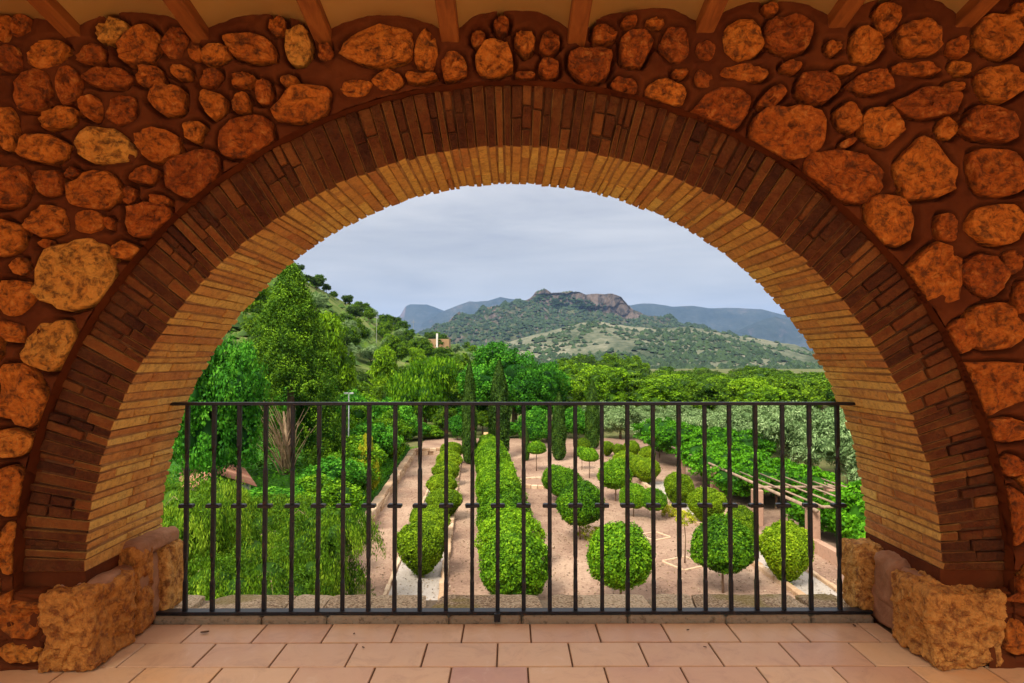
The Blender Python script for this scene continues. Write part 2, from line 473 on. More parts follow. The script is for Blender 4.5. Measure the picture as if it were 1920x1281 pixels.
for ri, (y0, y1, ph) in enumerate(rows):
    lim = 1.66 if ri < 2 else 3.9
    n = int(lim / 0.3) + 2
    for k in range(-n, n + 1):
        x0 = ph + 0.3 * k; x1 = x0 + 0.3
        if x1 < -lim or x0 > lim + (0.03 if ri < 2 else 0): continue
        x0 = max(x0, -lim); x1 = min(x1, lim + 0.03)
        if x1 - x0 < 0.03: continue
        t = rr.uniform(0.25, 0.62)
        if ri == 2 and k == 0: t = 0.0
        if ri >= 1 and x0 > 1.3: t = rr.uniform(0.7, 0.95)
        if ri >= 2 and x0 < -1.2: t = rr.uniform(0.6, 0.8)
        tile(floor, x0, x1, y0, y1, rr.uniform(-0.001, 0.001), t, collect=None if ri < 6 else stuff_tiles)
o = stuff_tiles.build('floor_tiles', M['tile'], floor); o["kind"] = "stuff"

# ---- rubble stones: (px, py, width, height, turn) in photograph pixels on the wall face
ST = [(8,52,30,50,0),(40,47,30,42,20),(86,100,75,52,0),(18,112,45,45,0),(63,170,58,78,0),(125,157,45,68,0),(212,56,58,42,-15),
(260,86,82,68,-20),(170,102,56,36,0),(328,83,44,56,0),(365,98,24,28,0),(400,102,54,34,0),(468,88,105,50,20),(522,47,30,38,20),
(560,90,48,70,0),(611,100,28,38,0),(200,145,88,38,0),(281,143,50,36,0),(339,135,38,24,15),(391,145,45,32,-20),(455,149,42,24,0),
(495,172,28,44,0),(542,150,30,20,0),(568,195,112,68,-18),(310,188,68,56,0),(172,201,42,46,0),(229,206,48,52,0),(399,195,44,52,0),
(452,191,32,34,0),(10,238,44,80,0),(110,221,66,36,-12),(80,277,92,52,8),(194,273,102,66,5),(294,268,82,60,0),(366,247,38,36,0),
(462,254,104,76,-20),(365,328,102,90,-15),(269,328,48,34,0),(132,324,30,20,0),(92,344,48,46,0),(18,350,70,78,0),(178,355,94,72,0),
(242,366,24,32,0),(278,410,84,60,-10),(300,376,40,22,0),(86,414,82,58,0),(166,417,54,42,0),(207,420,16,22,0),(12,445,56,64,0),
(82,456,26,16,0),(140,515,144,124,-10),(235,468,50,34,0),(36,501,32,32,0),(28,558,74,66,10),(22,622,52,36,20),(96,652,108,88,-15),
(38,742,98,114,0),(26,832,70,50,0),(12,925,60,90,0),(20,1030,72,92,-10),
(706,88,135,72,0),(798,92,42,72,0),(667,165,60,34,-10),(728,152,56,36,0),(790,145,56,18,-5),(850,125,46,52,0),(896,70,26,30,0),
(940,45,28,32,0),(926,110,68,68,0),(983,78,38,48,0),(1030,80,36,44,0),(1030,128,36,34,0),(985,139,36,14,0),(1108,119,84,66,-15),
(1133,62,44,30,0),(1179,40,28,18,0),(1228,43,34,16,0),(1192,92,60,66,0),(1265,84,52,68,0),(1322,95,36,34,30),(1392,76,76,72,-25),
(1445,16,28,20,0),(1482,62,88,72,0),(1666,32,50,56,0),(1563,89,30,26,0),(1625,82,58,66,0),(1721,70,78,64,0),(1796,90,44,34,0),
(1873,66,92,80,0),(1912,18,26,26,0),(1397,137,88,30,0),(1483,125,38,20,0),(1584,130,38,14,0),(1712,130,88,24,0),(1804,124,42,26,0),
(1275,138,30,18,0),(1320,147,34,32,20),(1172,163,50,38,0),(1250,175,74,48,8),(1536,162,84,60,0),(1637,156,86,44,0),(1790,163,38,18,0),
(1878,156,86,66,0),(1447,183,54,30,-35),(1352,207,118,76,-12),(1737,190,128,56,-5),(1480,252,136,98,-5),(1590,220,46,54,0),
(1654,240,76,72,0),(1777,242,38,38,0),(1862,232,106,66,0),(1590,268,28,14,-25),(1585,328,148,100,22),(1737,314,112,120,10),
(1872,324,112,86,0),(1672,412,106,92,35),(1774,427,40,50,0),(1870,420,116,76,0),(1898,492,34,44,0),(1740,520,116,132,35),
(1848,515,82,72,15),(1866,610,100,86,0),(1804,628,56,66,30),(1914,560,22,58,0),(1862,726,122,98,0),(1882,806,84,46,8),
(1900,874,58,40,0),(1900,968,64,104,0),(1892,1105,78,42,15),(1905,1195,44,60,0),(38,1150,84,84,0),(38,1222,82,34,0)]
# beyond the edges of the photograph the wall goes on in the same way
rr = random.Random(12)
for side in (-1, 1):
    yy = -20
    while yy < 1220:
        xx = -50 if side < 0 else 1975
        for _ in range(4):
            w = rr.uniform(50, 100); h = rr.uniform(46, 84)
            ST.append((xx + rr.uniform(-8, 8), yy + h / 2, w, h, rr.uniform(-20, 20)))
            xx += side * rr.uniform(95, 120)
        yy += rr.uniform(80, 100)

S = YW / F                       # metres per photograph pixel on the wall face
polys = []
for i, (px, py, w, h, a) in enumerate(ST):
    r0 = random.Random(1000 + i)
    c = at(px, py, YW)
    n = 26
    nc = r0.choice((5, 6, 6, 7, 8)); ph = r0.uniform(0, 2 * PI)
    corners = []
    for k in range(nc):
        t = ph + 2 * PI * (k + r0.uniform(-0.28, 0.28)) / nc
        ct, st = math.cos(t), math.sin(t)
        rad = (abs(ct) ** 2.8 + abs(st) ** 2.8) ** (-1 / 2.8) * r0.uniform(0.90, 1.10)
        corners.append((ct * rad, st * rad))
    outl = []
    for k in range(nc):
        p0, p1 = corners[k], corners[(k + 1) % nc]
        m_ = max(2, n // nc)
        for q_ in range(m_):
            u = (q_ + r0.uniform(-.15, .15)) / m_
            bl = 1 + 0.05 * math.sin(PI * max(0, u))
            outl.append(((p0[0] * (1 - u) + p1[0] * u) * bl, (p0[1] * (1 - u) + p1[1] * u) * bl))
    sm = []
    for k in range(len(outl)):          # knock the corners off a little
        a0, a1, a2 = outl[k - 1], outl[k], outl[(k + 1) % len(outl)]
        sm.append((a1[0] * .6 + (a0[0] + a2[0]) * .2 + r0.uniform(-.03, .03), a1[1] * .6 + (a0[1] + a2[1]) * .2 + r0.uniform(-.03, .03)))
    sx_ = 2.06 / (max(p[0] for p in sm) - min(p[0] for p in sm)); sz_ = 2.06 / (max(p[1] for p in sm) - min(p[1] for p in sm))
    pts = []
    ar = -math.radians(a)
    for (ox, oz) in sm:
        ct, st, rad = ox * sx_, oz * sz_, 1.0
        x, z = ct * rad * w / 2 * S * 1.04, st * rad * h / 2 * S * 1.04
        X = c.x + x * math.cos(ar) - z * math.sin(ar); Z = c.z + x * math.sin(ar) + z * math.cos(ar)
        dx, dz = X - CX, Z - CZ; rd = math.hypot(dx, dz)
        if rd < RO + 0.004 and Z > CZ - 0.1:
            X, Z = CX + dx / rd * (RO + 0.004 + r0.uniform(0, 0.004)), CZ + dz / rd * (RO + 0.004)
        if Z < 0.012: Z = 0.012
        pts.append((X, Z))
    polys.append(pts)

wall = empty('stone_wall', (0, YW, 0))
tag(wall, 'rubble stone wall with dark red mortar around the brick arch', 'wall')
wall_loc = Vector((0, YW, 0))

def stone_mesh(pts, seed):
    r0 = random.Random(seed); n = len(pts)
    cx = sum(p[0] for p in pts) / n; cz = sum(p[1] for p in pts) / n
    size = max(max(p[0] for p in pts) - min(p[0] for p in pts), 0.05)
    near = min(math.hypot(p[0] - CX, p[1] - CZ) for p in pts) < RO + 0.02
    relief = min(0.020, 0.011 + size * 0.04)
    tx, tz = r0.uniform(-0.09, 0.09), r0.uniform(-0.09, 0.09)
    prof = [(1.0, 0.07), (0.995, -relief * 0.1), (0.970, -relief * 0.7), (0.92, -relief * 0.95), (0.78, -relief * 1.05), (0.62, -relief * 1.12), (0.44, -relief * 1.15), (0.22, -relief * 1.2)]
    vs = []
    for (s, yy) in prof:
        for (x, z) in pts:
            X, Z = cx + (x - cx) * s, cz + (z - cz) * s
            d = 0.0
            if s < 1.0:
                d = fbm((X, Z, seed * 0.37), 12, 3) * 0.019 + fbm((X, Z, seed), 40, 2) * 0.012
                d += abs(fbm((X, Z, seed * 1.7), 20, 2)) * 0.022
                cell = mnoise.voronoi(Vector((X * 17, Z * 17, seed * 0.71)))[1][0]
                d += (math.sin(cell.x * 91.7 + cell.z * 37.3) * 0.5) * 0.013
                d -= ((X - cx) * tx + (Z - cz) * tz)
            vs.append((X, yy + d, Z))
    vs.append((cx, -relief * 1.2 + fbm((cx, cz, seed * 0.37), 13, 3) * 0.012, cz))
    fs = []
    m = len(prof)
    for i in range(m - 1):
        for k in range(n):
            k2 = (k + 1) % n
            fs.append((i * n + k, i * n + k2, (i + 1) * n + k2, (i + 1) * n + k))
    for k in range(n): fs.append(((m - 1) * n + k, (m - 1) * n + (k + 1) % n, m * n))
    return vs, fs
YELLOW = {(194,273), (560,90), (96,652), (140,515), (212,56)}
for i, pts in enumerate(polys):
    v, f = stone_mesh(pts, 50 + i)
    r0 = random.Random(300 + i)
    t = r0.uniform(0.12, 0.66)
    if ST[i][:2] in YELLOW: t = 0.98
    elif ST[i][0] < 140 and ST[i][1] > 480: t = r0.uniform(0.45, 0.8)
    # lay the stone back into the wall (child coordinates are relative to the wall's empty)
    mesh_from('stone', v, f, M['stone'], wall, t, smooth=False)

# mortar: a relief sheet, raked out round every stone
H = 0.0095
xs = np.arange(-3.05, 3.06, H); zs = np.arange(0.0, 2.76, H)
XX, ZZ = np.meshgrid(xs, zs)
dist = np.full(XX.shape, 1.0)
for pts in polys:
    P2 = np.array(pts)
    x0, x1, z0, z1 = P2[:, 0].min() - 0.05, P2[:, 0].max() + 0.05, P2[:, 1].min() - 0.05, P2[:, 1].max() + 0.05
    i0, i1 = np.searchsorted(xs, x0), np.searchsorted(xs, x1); j0, j1 = np.searchsorted(zs, z0), np.searchsorted(zs, z1)
    if i1 <= i0 or j1 <= j0: continue
    gx, gz = XX[j0:j1, i0:i1], ZZ[j0:j1, i0:i1]
    dm = np.full(gx.shape, 9.0); inside = np.zeros(gx.shape, bool)
    for a in range(len(P2)):
        ax, az = P2[a]; bx, bz = P2[(a + 1) % len(P2)]
        ux, uz = bx - ax, bz - az; L2 = ux * ux + uz * uz + 1e-12
        t = np.clip(((gx - ax) * ux + (gz - az) * uz) / L2, 0, 1)
        dm = np.minimum(dm, np.hypot(gx - ax - t * ux, gz - az - t * uz))
        cond = ((az > gz) != (bz > gz)) & (gx < (bx - ax) * (gz - az) / (bz - az + 1e-12) + ax)
        inside ^= cond
    sd = np.where(inside, -dm, dm)
    dist[j0:j1, i0:i1] = np.minimum(dist[j0:j1, i0:i1], sd)
nz = np.zeros(XX.shape)
r2 = np.random.default_rng(3)
for k in range(26):
    fx, fz = r2.normal(0, 14, 2); nz += np.sin(XX * fx + ZZ * fz + r2.uniform(0, 6.3)) * 0.0011
for k in range(30):
    fx, fz = r2.normal(0, 60, 2); nz += np.sin(XX * fx + ZZ * fz + r2.uniform(0, 6.3)) * 0.0005
# the groove opens mostly below and to one side of a stone, elsewhere the mortar laps up to it
gate = np.zeros(XX.shape)
for k in range(10):
    fx, fz = r2.normal(0, 11, 2); gate += np.sin(XX * fx + ZZ * fz + r2.uniform(0, 6.3))
gate = np.clip(0.62 + gate * 0.16, 0.1, 1)
rake = 1 - np.clip((dist - 0.007) / 0.010, 0, 1) ** 1.2
YY = nz - 0.007 + rake * 0.065 * gate + np.clip(1 - dist / 0.08, 0, 1) * 0.004
rad = np.hypot(XX - CX, ZZ - CZ)
inarch = (rad < RO) & (ZZ > CZ - 0.06)
inarch |= (ZZ <= CZ - 0.06) & (XX > CX - 1.80) & (XX < CX + 1.85)
# snap the sheet's edge to the arch line
near = inarch & (rad > RO - H * 1.5) & (ZZ > CZ - 0.06)
XS = np.where(near, CX + (XX - CX) / np.maximum(rad, 1e-6) * RO, XX); ZS = np.where(near, CZ + (ZZ - CZ) / np.maximum(rad, 1e-6) * RO, ZZ)
keepv = ~inarch | near
ny, nx = XX.shape
idx = np.arange(ny * nx).reshape(ny, nx)
kf = keepv[:-1, :-1] & keepv[1:, :-1] & keepv[:-1, 1:] & keepv[1:, 1:]
q = np.stack([idx[:-1, :-1][kf], idx[:-1, 1:][kf], idx[1:, 1:][kf], idx[1:, :-1][kf]], axis=1)
used = np.unique(q); remap = np.full(ny * nx, -1); remap[used] = np.arange(len(used))
V = np.stack([XS.ravel()[used], YY.ravel()[used], ZS.ravel()[used]], axis=1)
mesh_from('mortar', V, remap[q], M['mortar'], wall, smooth=True)
# the mortar's return into the arch, behind it the body of the wall
g = Geo(); n = 120
vs, fs = [], []
for k in range(n + 1):
    t = PI * 1.0 * k / n
    for j, yy in enumerate((0.0, 0.03, 0.075)):
        r_ = RO + 0.001 + (fbm((math.cos(t) * 3, math.sin(t) * 3, yy * 9), 3, 3) * 0.006 if j else 0.0)
        vs.append((CX + r_ * math.cos(t), yy - (0.002 if j == 0 else 0), CZ + r_ * math.sin(t)))
for k in range(n):
    for j in range(2): fs.append((k * 3 + j, k * 3 + j + 1, k * 3 + j + 4, k * 3 + j + 3))
g.add(vs, fs)
for sx in (-1, 1):
    xa = CX + sx * RO
    g.add([(xa, 0, CZ), (xa, 0.075, CZ), (xa + sx * -0.0, 0.075, 0), (xa, 0, 0)], [(0, 1, 2, 3)])
g.build('arch_return', M['mortar'], wall, smooth=True)
# wall body behind the face: an annular mass, closed at the back, outwards to the sides and up
g = Geo(); n = 96
vs, fs = [], []
def outer(t):
    c_, s_ = math.cos(t), math.sin(t)
    k1 = 4.3 / abs(c_) if abs(c_) > 1e-6 else 99
    k2 = (3.0 - CZ) / s_ if s_ > 1e-6 else 99
    return min(k1, k2)
for k in range(n + 1):
    t = PI * k / n
    ri = RO - 0.02; ro = outer(t)
    for (r_, yy) in ((ri, 0.055), (ro, 0.055), (ro, YB - YW - 0.012), (ri, YB - YW - 0.012)):
        vs.append((CX + r_ * math.cos(t), yy, CZ + r_ * math.sin(t)))
for k in range(n):
    for a, b2 in ((0, 1), (1, 2), (2, 3), (3, 0)):
        fs.append((k * 4 + a, k * 4 + b2, (k + 1) * 4 + b2, (k + 1) * 4 + a))
g.add(vs, fs)
for (xa, xb) in ((-4.3, -1.70), (1.74, 4.3)):
    g.box(xa, xb, 0.055, YB - YW - 0.012, -0.3, CZ + 0.001)
g.box(-4.3, 4.3, 0.13, YB - YW - 0.03, -4.9, -0.06)       # the storey below
g.build('wall_body', M['mortar'], wall)

# ---- brick arch
arch = empty('brick_arch', (CX, YF, CZ))
tag(arch, 'wide semicircular brick arch of narrow bricks framing the garden view', 'arch')
NC = 142
bricks = []                       # (area rank, verts, faces, tint)
rr = random.Random(21)
def polar(t, r, y): return (r * math.cos(t), y, r * math.sin(t))
gapw = 0.0065
wid = [rr.uniform(0.72, 1.3) for _ in range(NC)]; cum = [0.0]
for w_ in wid: cum.append(cum[-1] + w_)
for c in range(NC):
    t0 = PI * cum[c] / cum[-1]; t1 = PI * cum[c + 1] / cum[-1]
    dt = gapw / 2 / R
    wv = rr.uniform(-0.0016, 0.0016)
    t0 += dt * rr.uniform(0.6, 1.5); t1 -= dt * rr.uniform(0.6, 1.5)
    base = rr.uniform(0.15, 0.75)
    # soffit splits in depth, face splits in radius
    kind = rr.choice((0, 1, 2, 1, 0))
    dep = YB - YF
    sp = {0: [0, 0.26 + rr.uniform(-.03, .03), dep], 1: [0, 0.13 + rr.uniform(-.02, .02), 0.40 + rr.uniform(-.03, .03), dep], 2: [0, 0.35 + rr.uniform(-.04, .04), dep]}[kind]
    fk = rr.random()
    rs = [R, RO] if fk < 0.35 else ([R, R + RT * rr.uniform(0.35, 0.62), RO] if fk < 0.9 else [R, R + RT * 0.3, R + RT * 0.68, RO])
    for i in range(len(sp) - 1):
        y0, y1 = sp[i] + (gapw / 2 if i else 0), sp[i + 1] - (gapw / 2 if i < len(sp) - 2 else 0)
        rlist = rs if i == 0 else [R, R + 0.12]
        for j in range(len(rlist) - 1):
            ra, rb = rlist[j] + (gapw / 2 if j else 0), rlist[j + 1] - (gapw / 2 if j < len(rlist) - 2 else 0)
            yo = rr.uniform(-0.010, 0.006) if i == 0 else 0
            ro_ = rr.uniform(-0.003, 0.0035) if j == 0 else 0
            yb = rr.uniform(-0.012, 0.010) if i == len(sp) - 2 else 0
            if j > 0: y1b = 0.12
            else: y1b = y1
            cs = [(x + rr.uniform(-.0032, .0032), yy + rr.uniform(-.004, .004), z + rr.uniform(-.0032, .0032)) for (x, yy, z) in
                  [polar(t, r_, yy) for t in (t0, t1) for yy in (y0 + yo, y1b + yb) for r_ in (ra + ro_, rb)]]
            v, f = bevel_block(cs, 0.0032)
            tt = min(1, max(0, base + rr.uniform(-0.25, 0.25)))
            if rr.random() < 0.07: tt = rr.uniform(0.85, 1.0)
            area = (y1b - y0) * 0.04 * (1.0 if j == 0 else 0) + (rb - ra) * 0.04 * (1 if i == 0 else 0)
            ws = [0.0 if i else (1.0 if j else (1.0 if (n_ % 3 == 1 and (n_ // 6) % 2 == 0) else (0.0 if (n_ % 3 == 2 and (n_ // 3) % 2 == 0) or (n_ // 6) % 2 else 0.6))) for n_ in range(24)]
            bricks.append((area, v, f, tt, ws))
bricks.sort(key=lambda b_: -b_[0])
for (_, v, f, t, ws) in bricks[:298]: mesh_from('brick', v, f, M['brick'], arch, t, face_red=ws)
g = Geo(); W = []
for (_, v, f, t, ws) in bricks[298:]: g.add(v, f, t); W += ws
o = mesh_from('small_bricks', g.v, g.f, M['brick'], arch, g.t, face_red=W); o["kind"] = "stuff"
# the mortar beds they lie in: one behind the face, one above the soffit
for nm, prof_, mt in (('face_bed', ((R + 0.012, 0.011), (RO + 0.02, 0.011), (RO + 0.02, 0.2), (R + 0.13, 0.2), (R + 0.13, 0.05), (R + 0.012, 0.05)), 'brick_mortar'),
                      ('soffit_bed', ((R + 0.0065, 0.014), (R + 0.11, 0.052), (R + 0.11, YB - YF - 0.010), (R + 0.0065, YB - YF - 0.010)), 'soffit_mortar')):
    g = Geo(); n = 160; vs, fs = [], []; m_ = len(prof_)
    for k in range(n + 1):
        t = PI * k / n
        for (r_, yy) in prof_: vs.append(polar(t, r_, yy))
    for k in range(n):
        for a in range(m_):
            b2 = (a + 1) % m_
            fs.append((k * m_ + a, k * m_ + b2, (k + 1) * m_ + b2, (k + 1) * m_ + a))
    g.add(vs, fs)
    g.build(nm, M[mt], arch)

# ---- rough blocks at the foot of the arch
def rock(name, x0, x1, y0, y1, z0, z1, mat, parent, seed, rough=0.02, rnd=0.03, tint=0.5, n=14, shear=0.0, flat_bottom=True):
    cx, cy, cz = (x0 + x1) / 2, (y0 + y1) / 2, (z0 + z1) / 2
    hx, hy, hz = (x1 - x0) / 2, (y1 - y0) / 2, (z1 - z0) / 2
    vs, fs, ix = [], [], {}
    def vert(a, b2, c):
        k = (a, b2, c)
        if k in ix: return ix[k]
        u = [2 * a / n - 1, 2 * b2 / n - 1, 2 * c / n - 1]
        p = [u[0] * hx, u[1] * hy, u[2] * hz]
        inner = [max(-h_ + rnd, min(h_ - rnd, q_)) for q_, h_ in zip(p, (hx, hy, hz))]
        d = Vector((p[0] - inner[0], p[1] - inner[1], p[2] - inner[2]))
        if d.length > 1e-6: d = d.normalized() * min(d.length, rnd)
        q_ = Vector(inner) + d
        nrm = Vector((u[0] ** 3, u[1] ** 3, u[2] ** 3)).normalized()
        w = q_ + Vector((cx, cy, cz))
        dd = fbm(w + Vector((seed, 0, 0)), 5, 3) * rough * 1.0 - abs(fbm(w + Vector((0, seed, 0)), 11, 3)) * rough * 0.9 + fbm(w + Vector((0, seed, 9)), 42, 3) * rough * 0.30
        cl = mnoise.voronoi(w * 13 + Vector((seed, 0, 0)))[1][0]
        dd += math.sin(cl.x * 71.3 + cl.y * 33.1 + cl.z * 57.7) * rough * 0.30
        w = w + nrm * dd + Vector((shear * q_.z, 0, 0))
        if flat_bottom and w.z < 0.004: w.z = 0.004
        ix[k] = len(vs); vs.append(w); return ix[k]
    for a in range(n):
        for b2 in range(n):
            for s in (0, n):
                fs.append((vert(s, a, b2), vert(s, a + 1, b2), vert(s, a + 1, b2 + 1), vert(s, a, b2 + 1))[::(1 if s else -1)])
                fs.append((vert(a, s, b2), vert(a, s, b2 + 1), vert(a + 1, s, b2 + 1), vert(a + 1, s, b2))[::(1 if s else -1)])
                fs.append((vert(a, b2, s), vert(a + 1, b2, s), vert(a + 1, b2 + 1, s), vert(a, b2 + 1, s))[::(1 if s else -1)])
    return mesh_from(name, vs, fs, mat, parent, tint, smooth=(name != 'block'))

def foot(side):
    fo = empty('arch_foot', (0, 0, 0))
    return fo
fl = foot(-1); tag(fl, 'rough ochre block footing under the left end of the arch', 'footing')
rock('block', -1.825, -1.605, 2.440, 2.715, 0.0, 0.315, M['block'], fl, 3, 0.021, 0.022, 0.42, n=40)
rock('block', -1.72, -1.612, 2.735, 2.88, 0.0, 0.385, M['block'], fl, 8, 0.020, 0.03, 0.35, n=22)
rock('block', -1.75, -1.588, 2.925, 3.10, 0.012, 0.338, M['block'], fl, 14, 0.014, 0.035, 0.7, n=22)
rock('mortar_bed', -1.84, -1.632, 2.52, 3.06, 0.0, 0.322, M['cap_mortar'], fl, 21, 0.012, 0.03, 0.5)
rock('mortar_cap', -1.80, -1.608, 2.76, 3.08, 0.325, 0.405, M['cap_mortar'], fl, 25, 0.010, 0.03, 0.5)
rock('mortar_fill', -2.05, -1.83, 2.475, 2.62, 0.0, 0.30, M['mortar'], fl, 27, 0.008, 0.02, 0.5)
fr = foot(1); tag(fr, 'rough pale block footing under the right end of the arch', 'footing')
rock('block', 1.645, 1.945, 2.440, 2.73, 0.0, 0.300, M['block'], fr, 33, 0.024, 0.028, 0.62, n=44)
rock('block', 1.625, 1.80, 2.905, 3.10, 0.012, 0.335, M['block'], fr, 39, 0.020, 0.04, 0.7, n=24)
rock('mortar_bed', 1.69, 1.95, 2.56, 3.06, 0.0, 0.315, M['cap_mortar'], fr, 44, 0.010, 0.03, 0.5)
rock('mortar_fill', 1.950, 2.10, 2.490, 2.62, 0.0, 0.30, M['mortar'], fr, 57, 0.008, 0.02, 0.5)
rock('mortar_cap', 1.672, 1.80, 2.72, 2.90, 0.10, 0.335, M['cap_mortar'], fr, 49, 0.012, 0.04, 0.5)

# ---- stone sill outside the railing
sill = empty('window_sill', (0, 3.0, 0))
tag(sill, 'weathered mossy stone sill just outside the iron railing', 'sill')
m, nt, b, _ = new_mat('mossy_sill'); P = world_pos(nt)
n1 = noise_tex(nt, 10, 6, 0.7, 0.5, P); n2 = noise_tex(nt, 85, 5, 0.7, 0, P); n3 = noise_tex(nt, 2.3, 3, 0.5, 0, P)
col = ramp(nt, math_n(nt, 'ADD', math_n(nt, 'MULTIPLY', n2.outputs["Fac"], 0.86), math_n(nt, 'MULTIPLY', tint_of(nt), 0.13)),
           [(0.38, (0.12, 0.06, 0.025)), (0.47, (0.36, 0.22, 0.10)), (0.58, (0.72, 0.54, 0.33))])
ms = ramp(nt, n3.outputs["Fac"], [(0.56, (0, 0, 0)), (0.62, (1, 1, 1))])
col = mixc(nt, math_n(nt, 'MULTIPLY', ms, 0.6), col, (0.26, 0.19, 0.015))
nt.links.new(col, b.inputs["Base Color"]); b.inputs["Roughness"].default_value = 0.9
bump(nt, b, math_n(nt, 'ADD', n1.outputs["Fac"], n2.outputs["Fac"]), 0.9, 0.02)
M['mossy'] = m
rr = random.Random(31); x = -1.66
while x < 1.69:
    w = rr.uniform(0.14, 0.34); x1 = min(x + w, 1.70)
    n = 6; vs, fs = [], []
    sk = rr.uniform(-0.05, 0.05); zt = rr.uniform(-0.004, 0.006)
    nyy = 8
    for j in range(nyy + 1):
        for i in range(n + 1):
            u, v_ = i / n, j / nyy
            yy = 2.965 + (3.235 - 2.965) * v_
            e = min(u, 1 - u) * (x1 - x)
            z = 0.026 + zt * 0.1 - 0.022 * v_ - max(0, 0.006 - e) * 0.9 - (0.004 if j == nyy else 0) + rr.uniform(-0.003, 0.003)
            vs.append((x + (x1 - x) * u + sk * v_ + (0.004 if i == 0 else 0) - (0.004 if i == n else 0), yy - 3.0, z))
    for j in range(nyy):
        for i in range(n):
            a = j * (n + 1) + i; fs.append((a, a + 1, a + n + 2, a + n + 1))
    base = len(vs)                          # skirt round the slab
    ring = [i for i in range(n + 1)] + [(j + 1) * (n + 1) - 1 for j in range(1, nyy + 1)] + [nyy * (n + 1) + i for i in range(n - 1, -1, -1)] + [j * (n + 1) for j in range(nyy - 1, 0, -1)]
    for r_ in ring: vs.append((vs[r_][0], vs[r_][1], -0.07))
    for k in range(len(ring)):
        k2 = (k + 1) % len(ring); fs.append((ring[k2], ring[k], base + k, base + k2))
    mesh_from('slab', vs, fs, M['mossy'], sill, rr.random(), smooth=False)
    x = x1 + 0.002
g = Geo(); g.box(-1.66, 1.70, 2.90 - 3, 3.22 - 3, -0.30, -0.022); g.build('slab_bed', M['sill'], sill)

ledge = Geo(); rr = random.Random(5)
lg = empty('ledge', (0, 2.93, 0)); tag(lg, 'low worn stone ledge under the bottom rail of the railing', 'ledge')
x = -1.64
while x < 1.67:
    x1 = min(x + rr.uniform(0.3, 0.62), 1.685)
    v, f = bevel_block(box_corners(x + .002, x1 - .002, 2.890 - 2.93, 2.966 - 2.93, -0.05, 0.030, 0.0012, rr), 0.012)
    mesh_from('ledge_stone', v, f, M['sill'], lg, rr.uniform(0.6, 1.0)); x = x1

# ---- railing
YR = 2.925
rail = empty('railing', (0, YR, 0.03))
tag(rail, 'black wrought iron railing with thin collared bars across the arch', 'railing')
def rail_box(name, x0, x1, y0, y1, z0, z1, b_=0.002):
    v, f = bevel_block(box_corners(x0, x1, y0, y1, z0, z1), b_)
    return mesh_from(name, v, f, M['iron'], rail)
zt0 = at(960, 757, YR).z - 0.03
xl, xr = at(318, 757, YR).x, at(1602, 757, YR).x
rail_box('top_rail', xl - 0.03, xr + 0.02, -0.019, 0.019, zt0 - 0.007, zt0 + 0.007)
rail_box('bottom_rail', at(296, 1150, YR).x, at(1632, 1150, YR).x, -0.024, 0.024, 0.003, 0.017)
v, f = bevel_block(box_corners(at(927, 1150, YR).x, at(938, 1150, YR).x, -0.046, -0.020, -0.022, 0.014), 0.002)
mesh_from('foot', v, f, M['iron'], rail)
# one baluster: square bar, twisted in two short lengths
def bar_mesh():
    vs, fs = [], []
    hb = 0.0091; ztop = zt0 - 0.004; zb = 0.014
    L = ztop - zb
    rows_ = [(0, 0), (0.14, 0)] + [(0.14 + 0.12 * i / 10, 90 * i / 10.) for i in range(1, 11)] + [(0.47, 90), (0.54, 90), (0.68, 90)] + [(0.68 + 0.12 * i / 10, 90 + 90 * i / 10.) for i in range(1, 11)] + [(1, 180)]
    for (u, a) in rows_:
        a = math.radians(a) ; tw = 1.0
        if 0 < (a % (PI / 2)) : tw = 0.80
        for k in range(4):
            for e in (-0.13, 0.13):
                t = a + PI / 4 + k * PI / 2 + e
                vs.append((hb * 1.3 * tw * math.cos(t), hb * 1.3 * tw * math.sin(t), zb + L * u))
    m_ = 8
    for i in range(len(rows_) - 1):
        for k in range(m_):
            fs.append((i * m_ + k, i * m_ + (k + 1) % m_, (i + 1) * m_ + (k + 1) % m_, (i + 1) * m_ + k))
    return vs, fs
vb, fb = bar_mesh()
zc = at(960, 948, YR).z - 0.03
vc, fc = bevel_block(box_corners(-0.033, 0.033, -0.016, 0.016, zc - 0.0085, zc + 0.0085), 0.0035)
bxs = [347, 398, 446, 495, 546, 595, 642, 690.5, 739.5, 787, 836, 885, 933, 982, 1031, 1079, 1129, 1177, 1226, 1274.5, 1323, 1371, 1419.5, 1470, 1521, 1575]
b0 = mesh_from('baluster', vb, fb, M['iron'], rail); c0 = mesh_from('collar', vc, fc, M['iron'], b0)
rb_ = random.Random(77)
for i, px in enumerate(bxs):
    X = at(px, 1140, YR).x
    if i == 0: b0.location.x = X
    else:
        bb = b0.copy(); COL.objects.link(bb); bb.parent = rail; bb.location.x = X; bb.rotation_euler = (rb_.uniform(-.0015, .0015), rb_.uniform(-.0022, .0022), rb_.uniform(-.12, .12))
        cc = c0.copy(); COL.objects.link(cc); cc.parent = bb

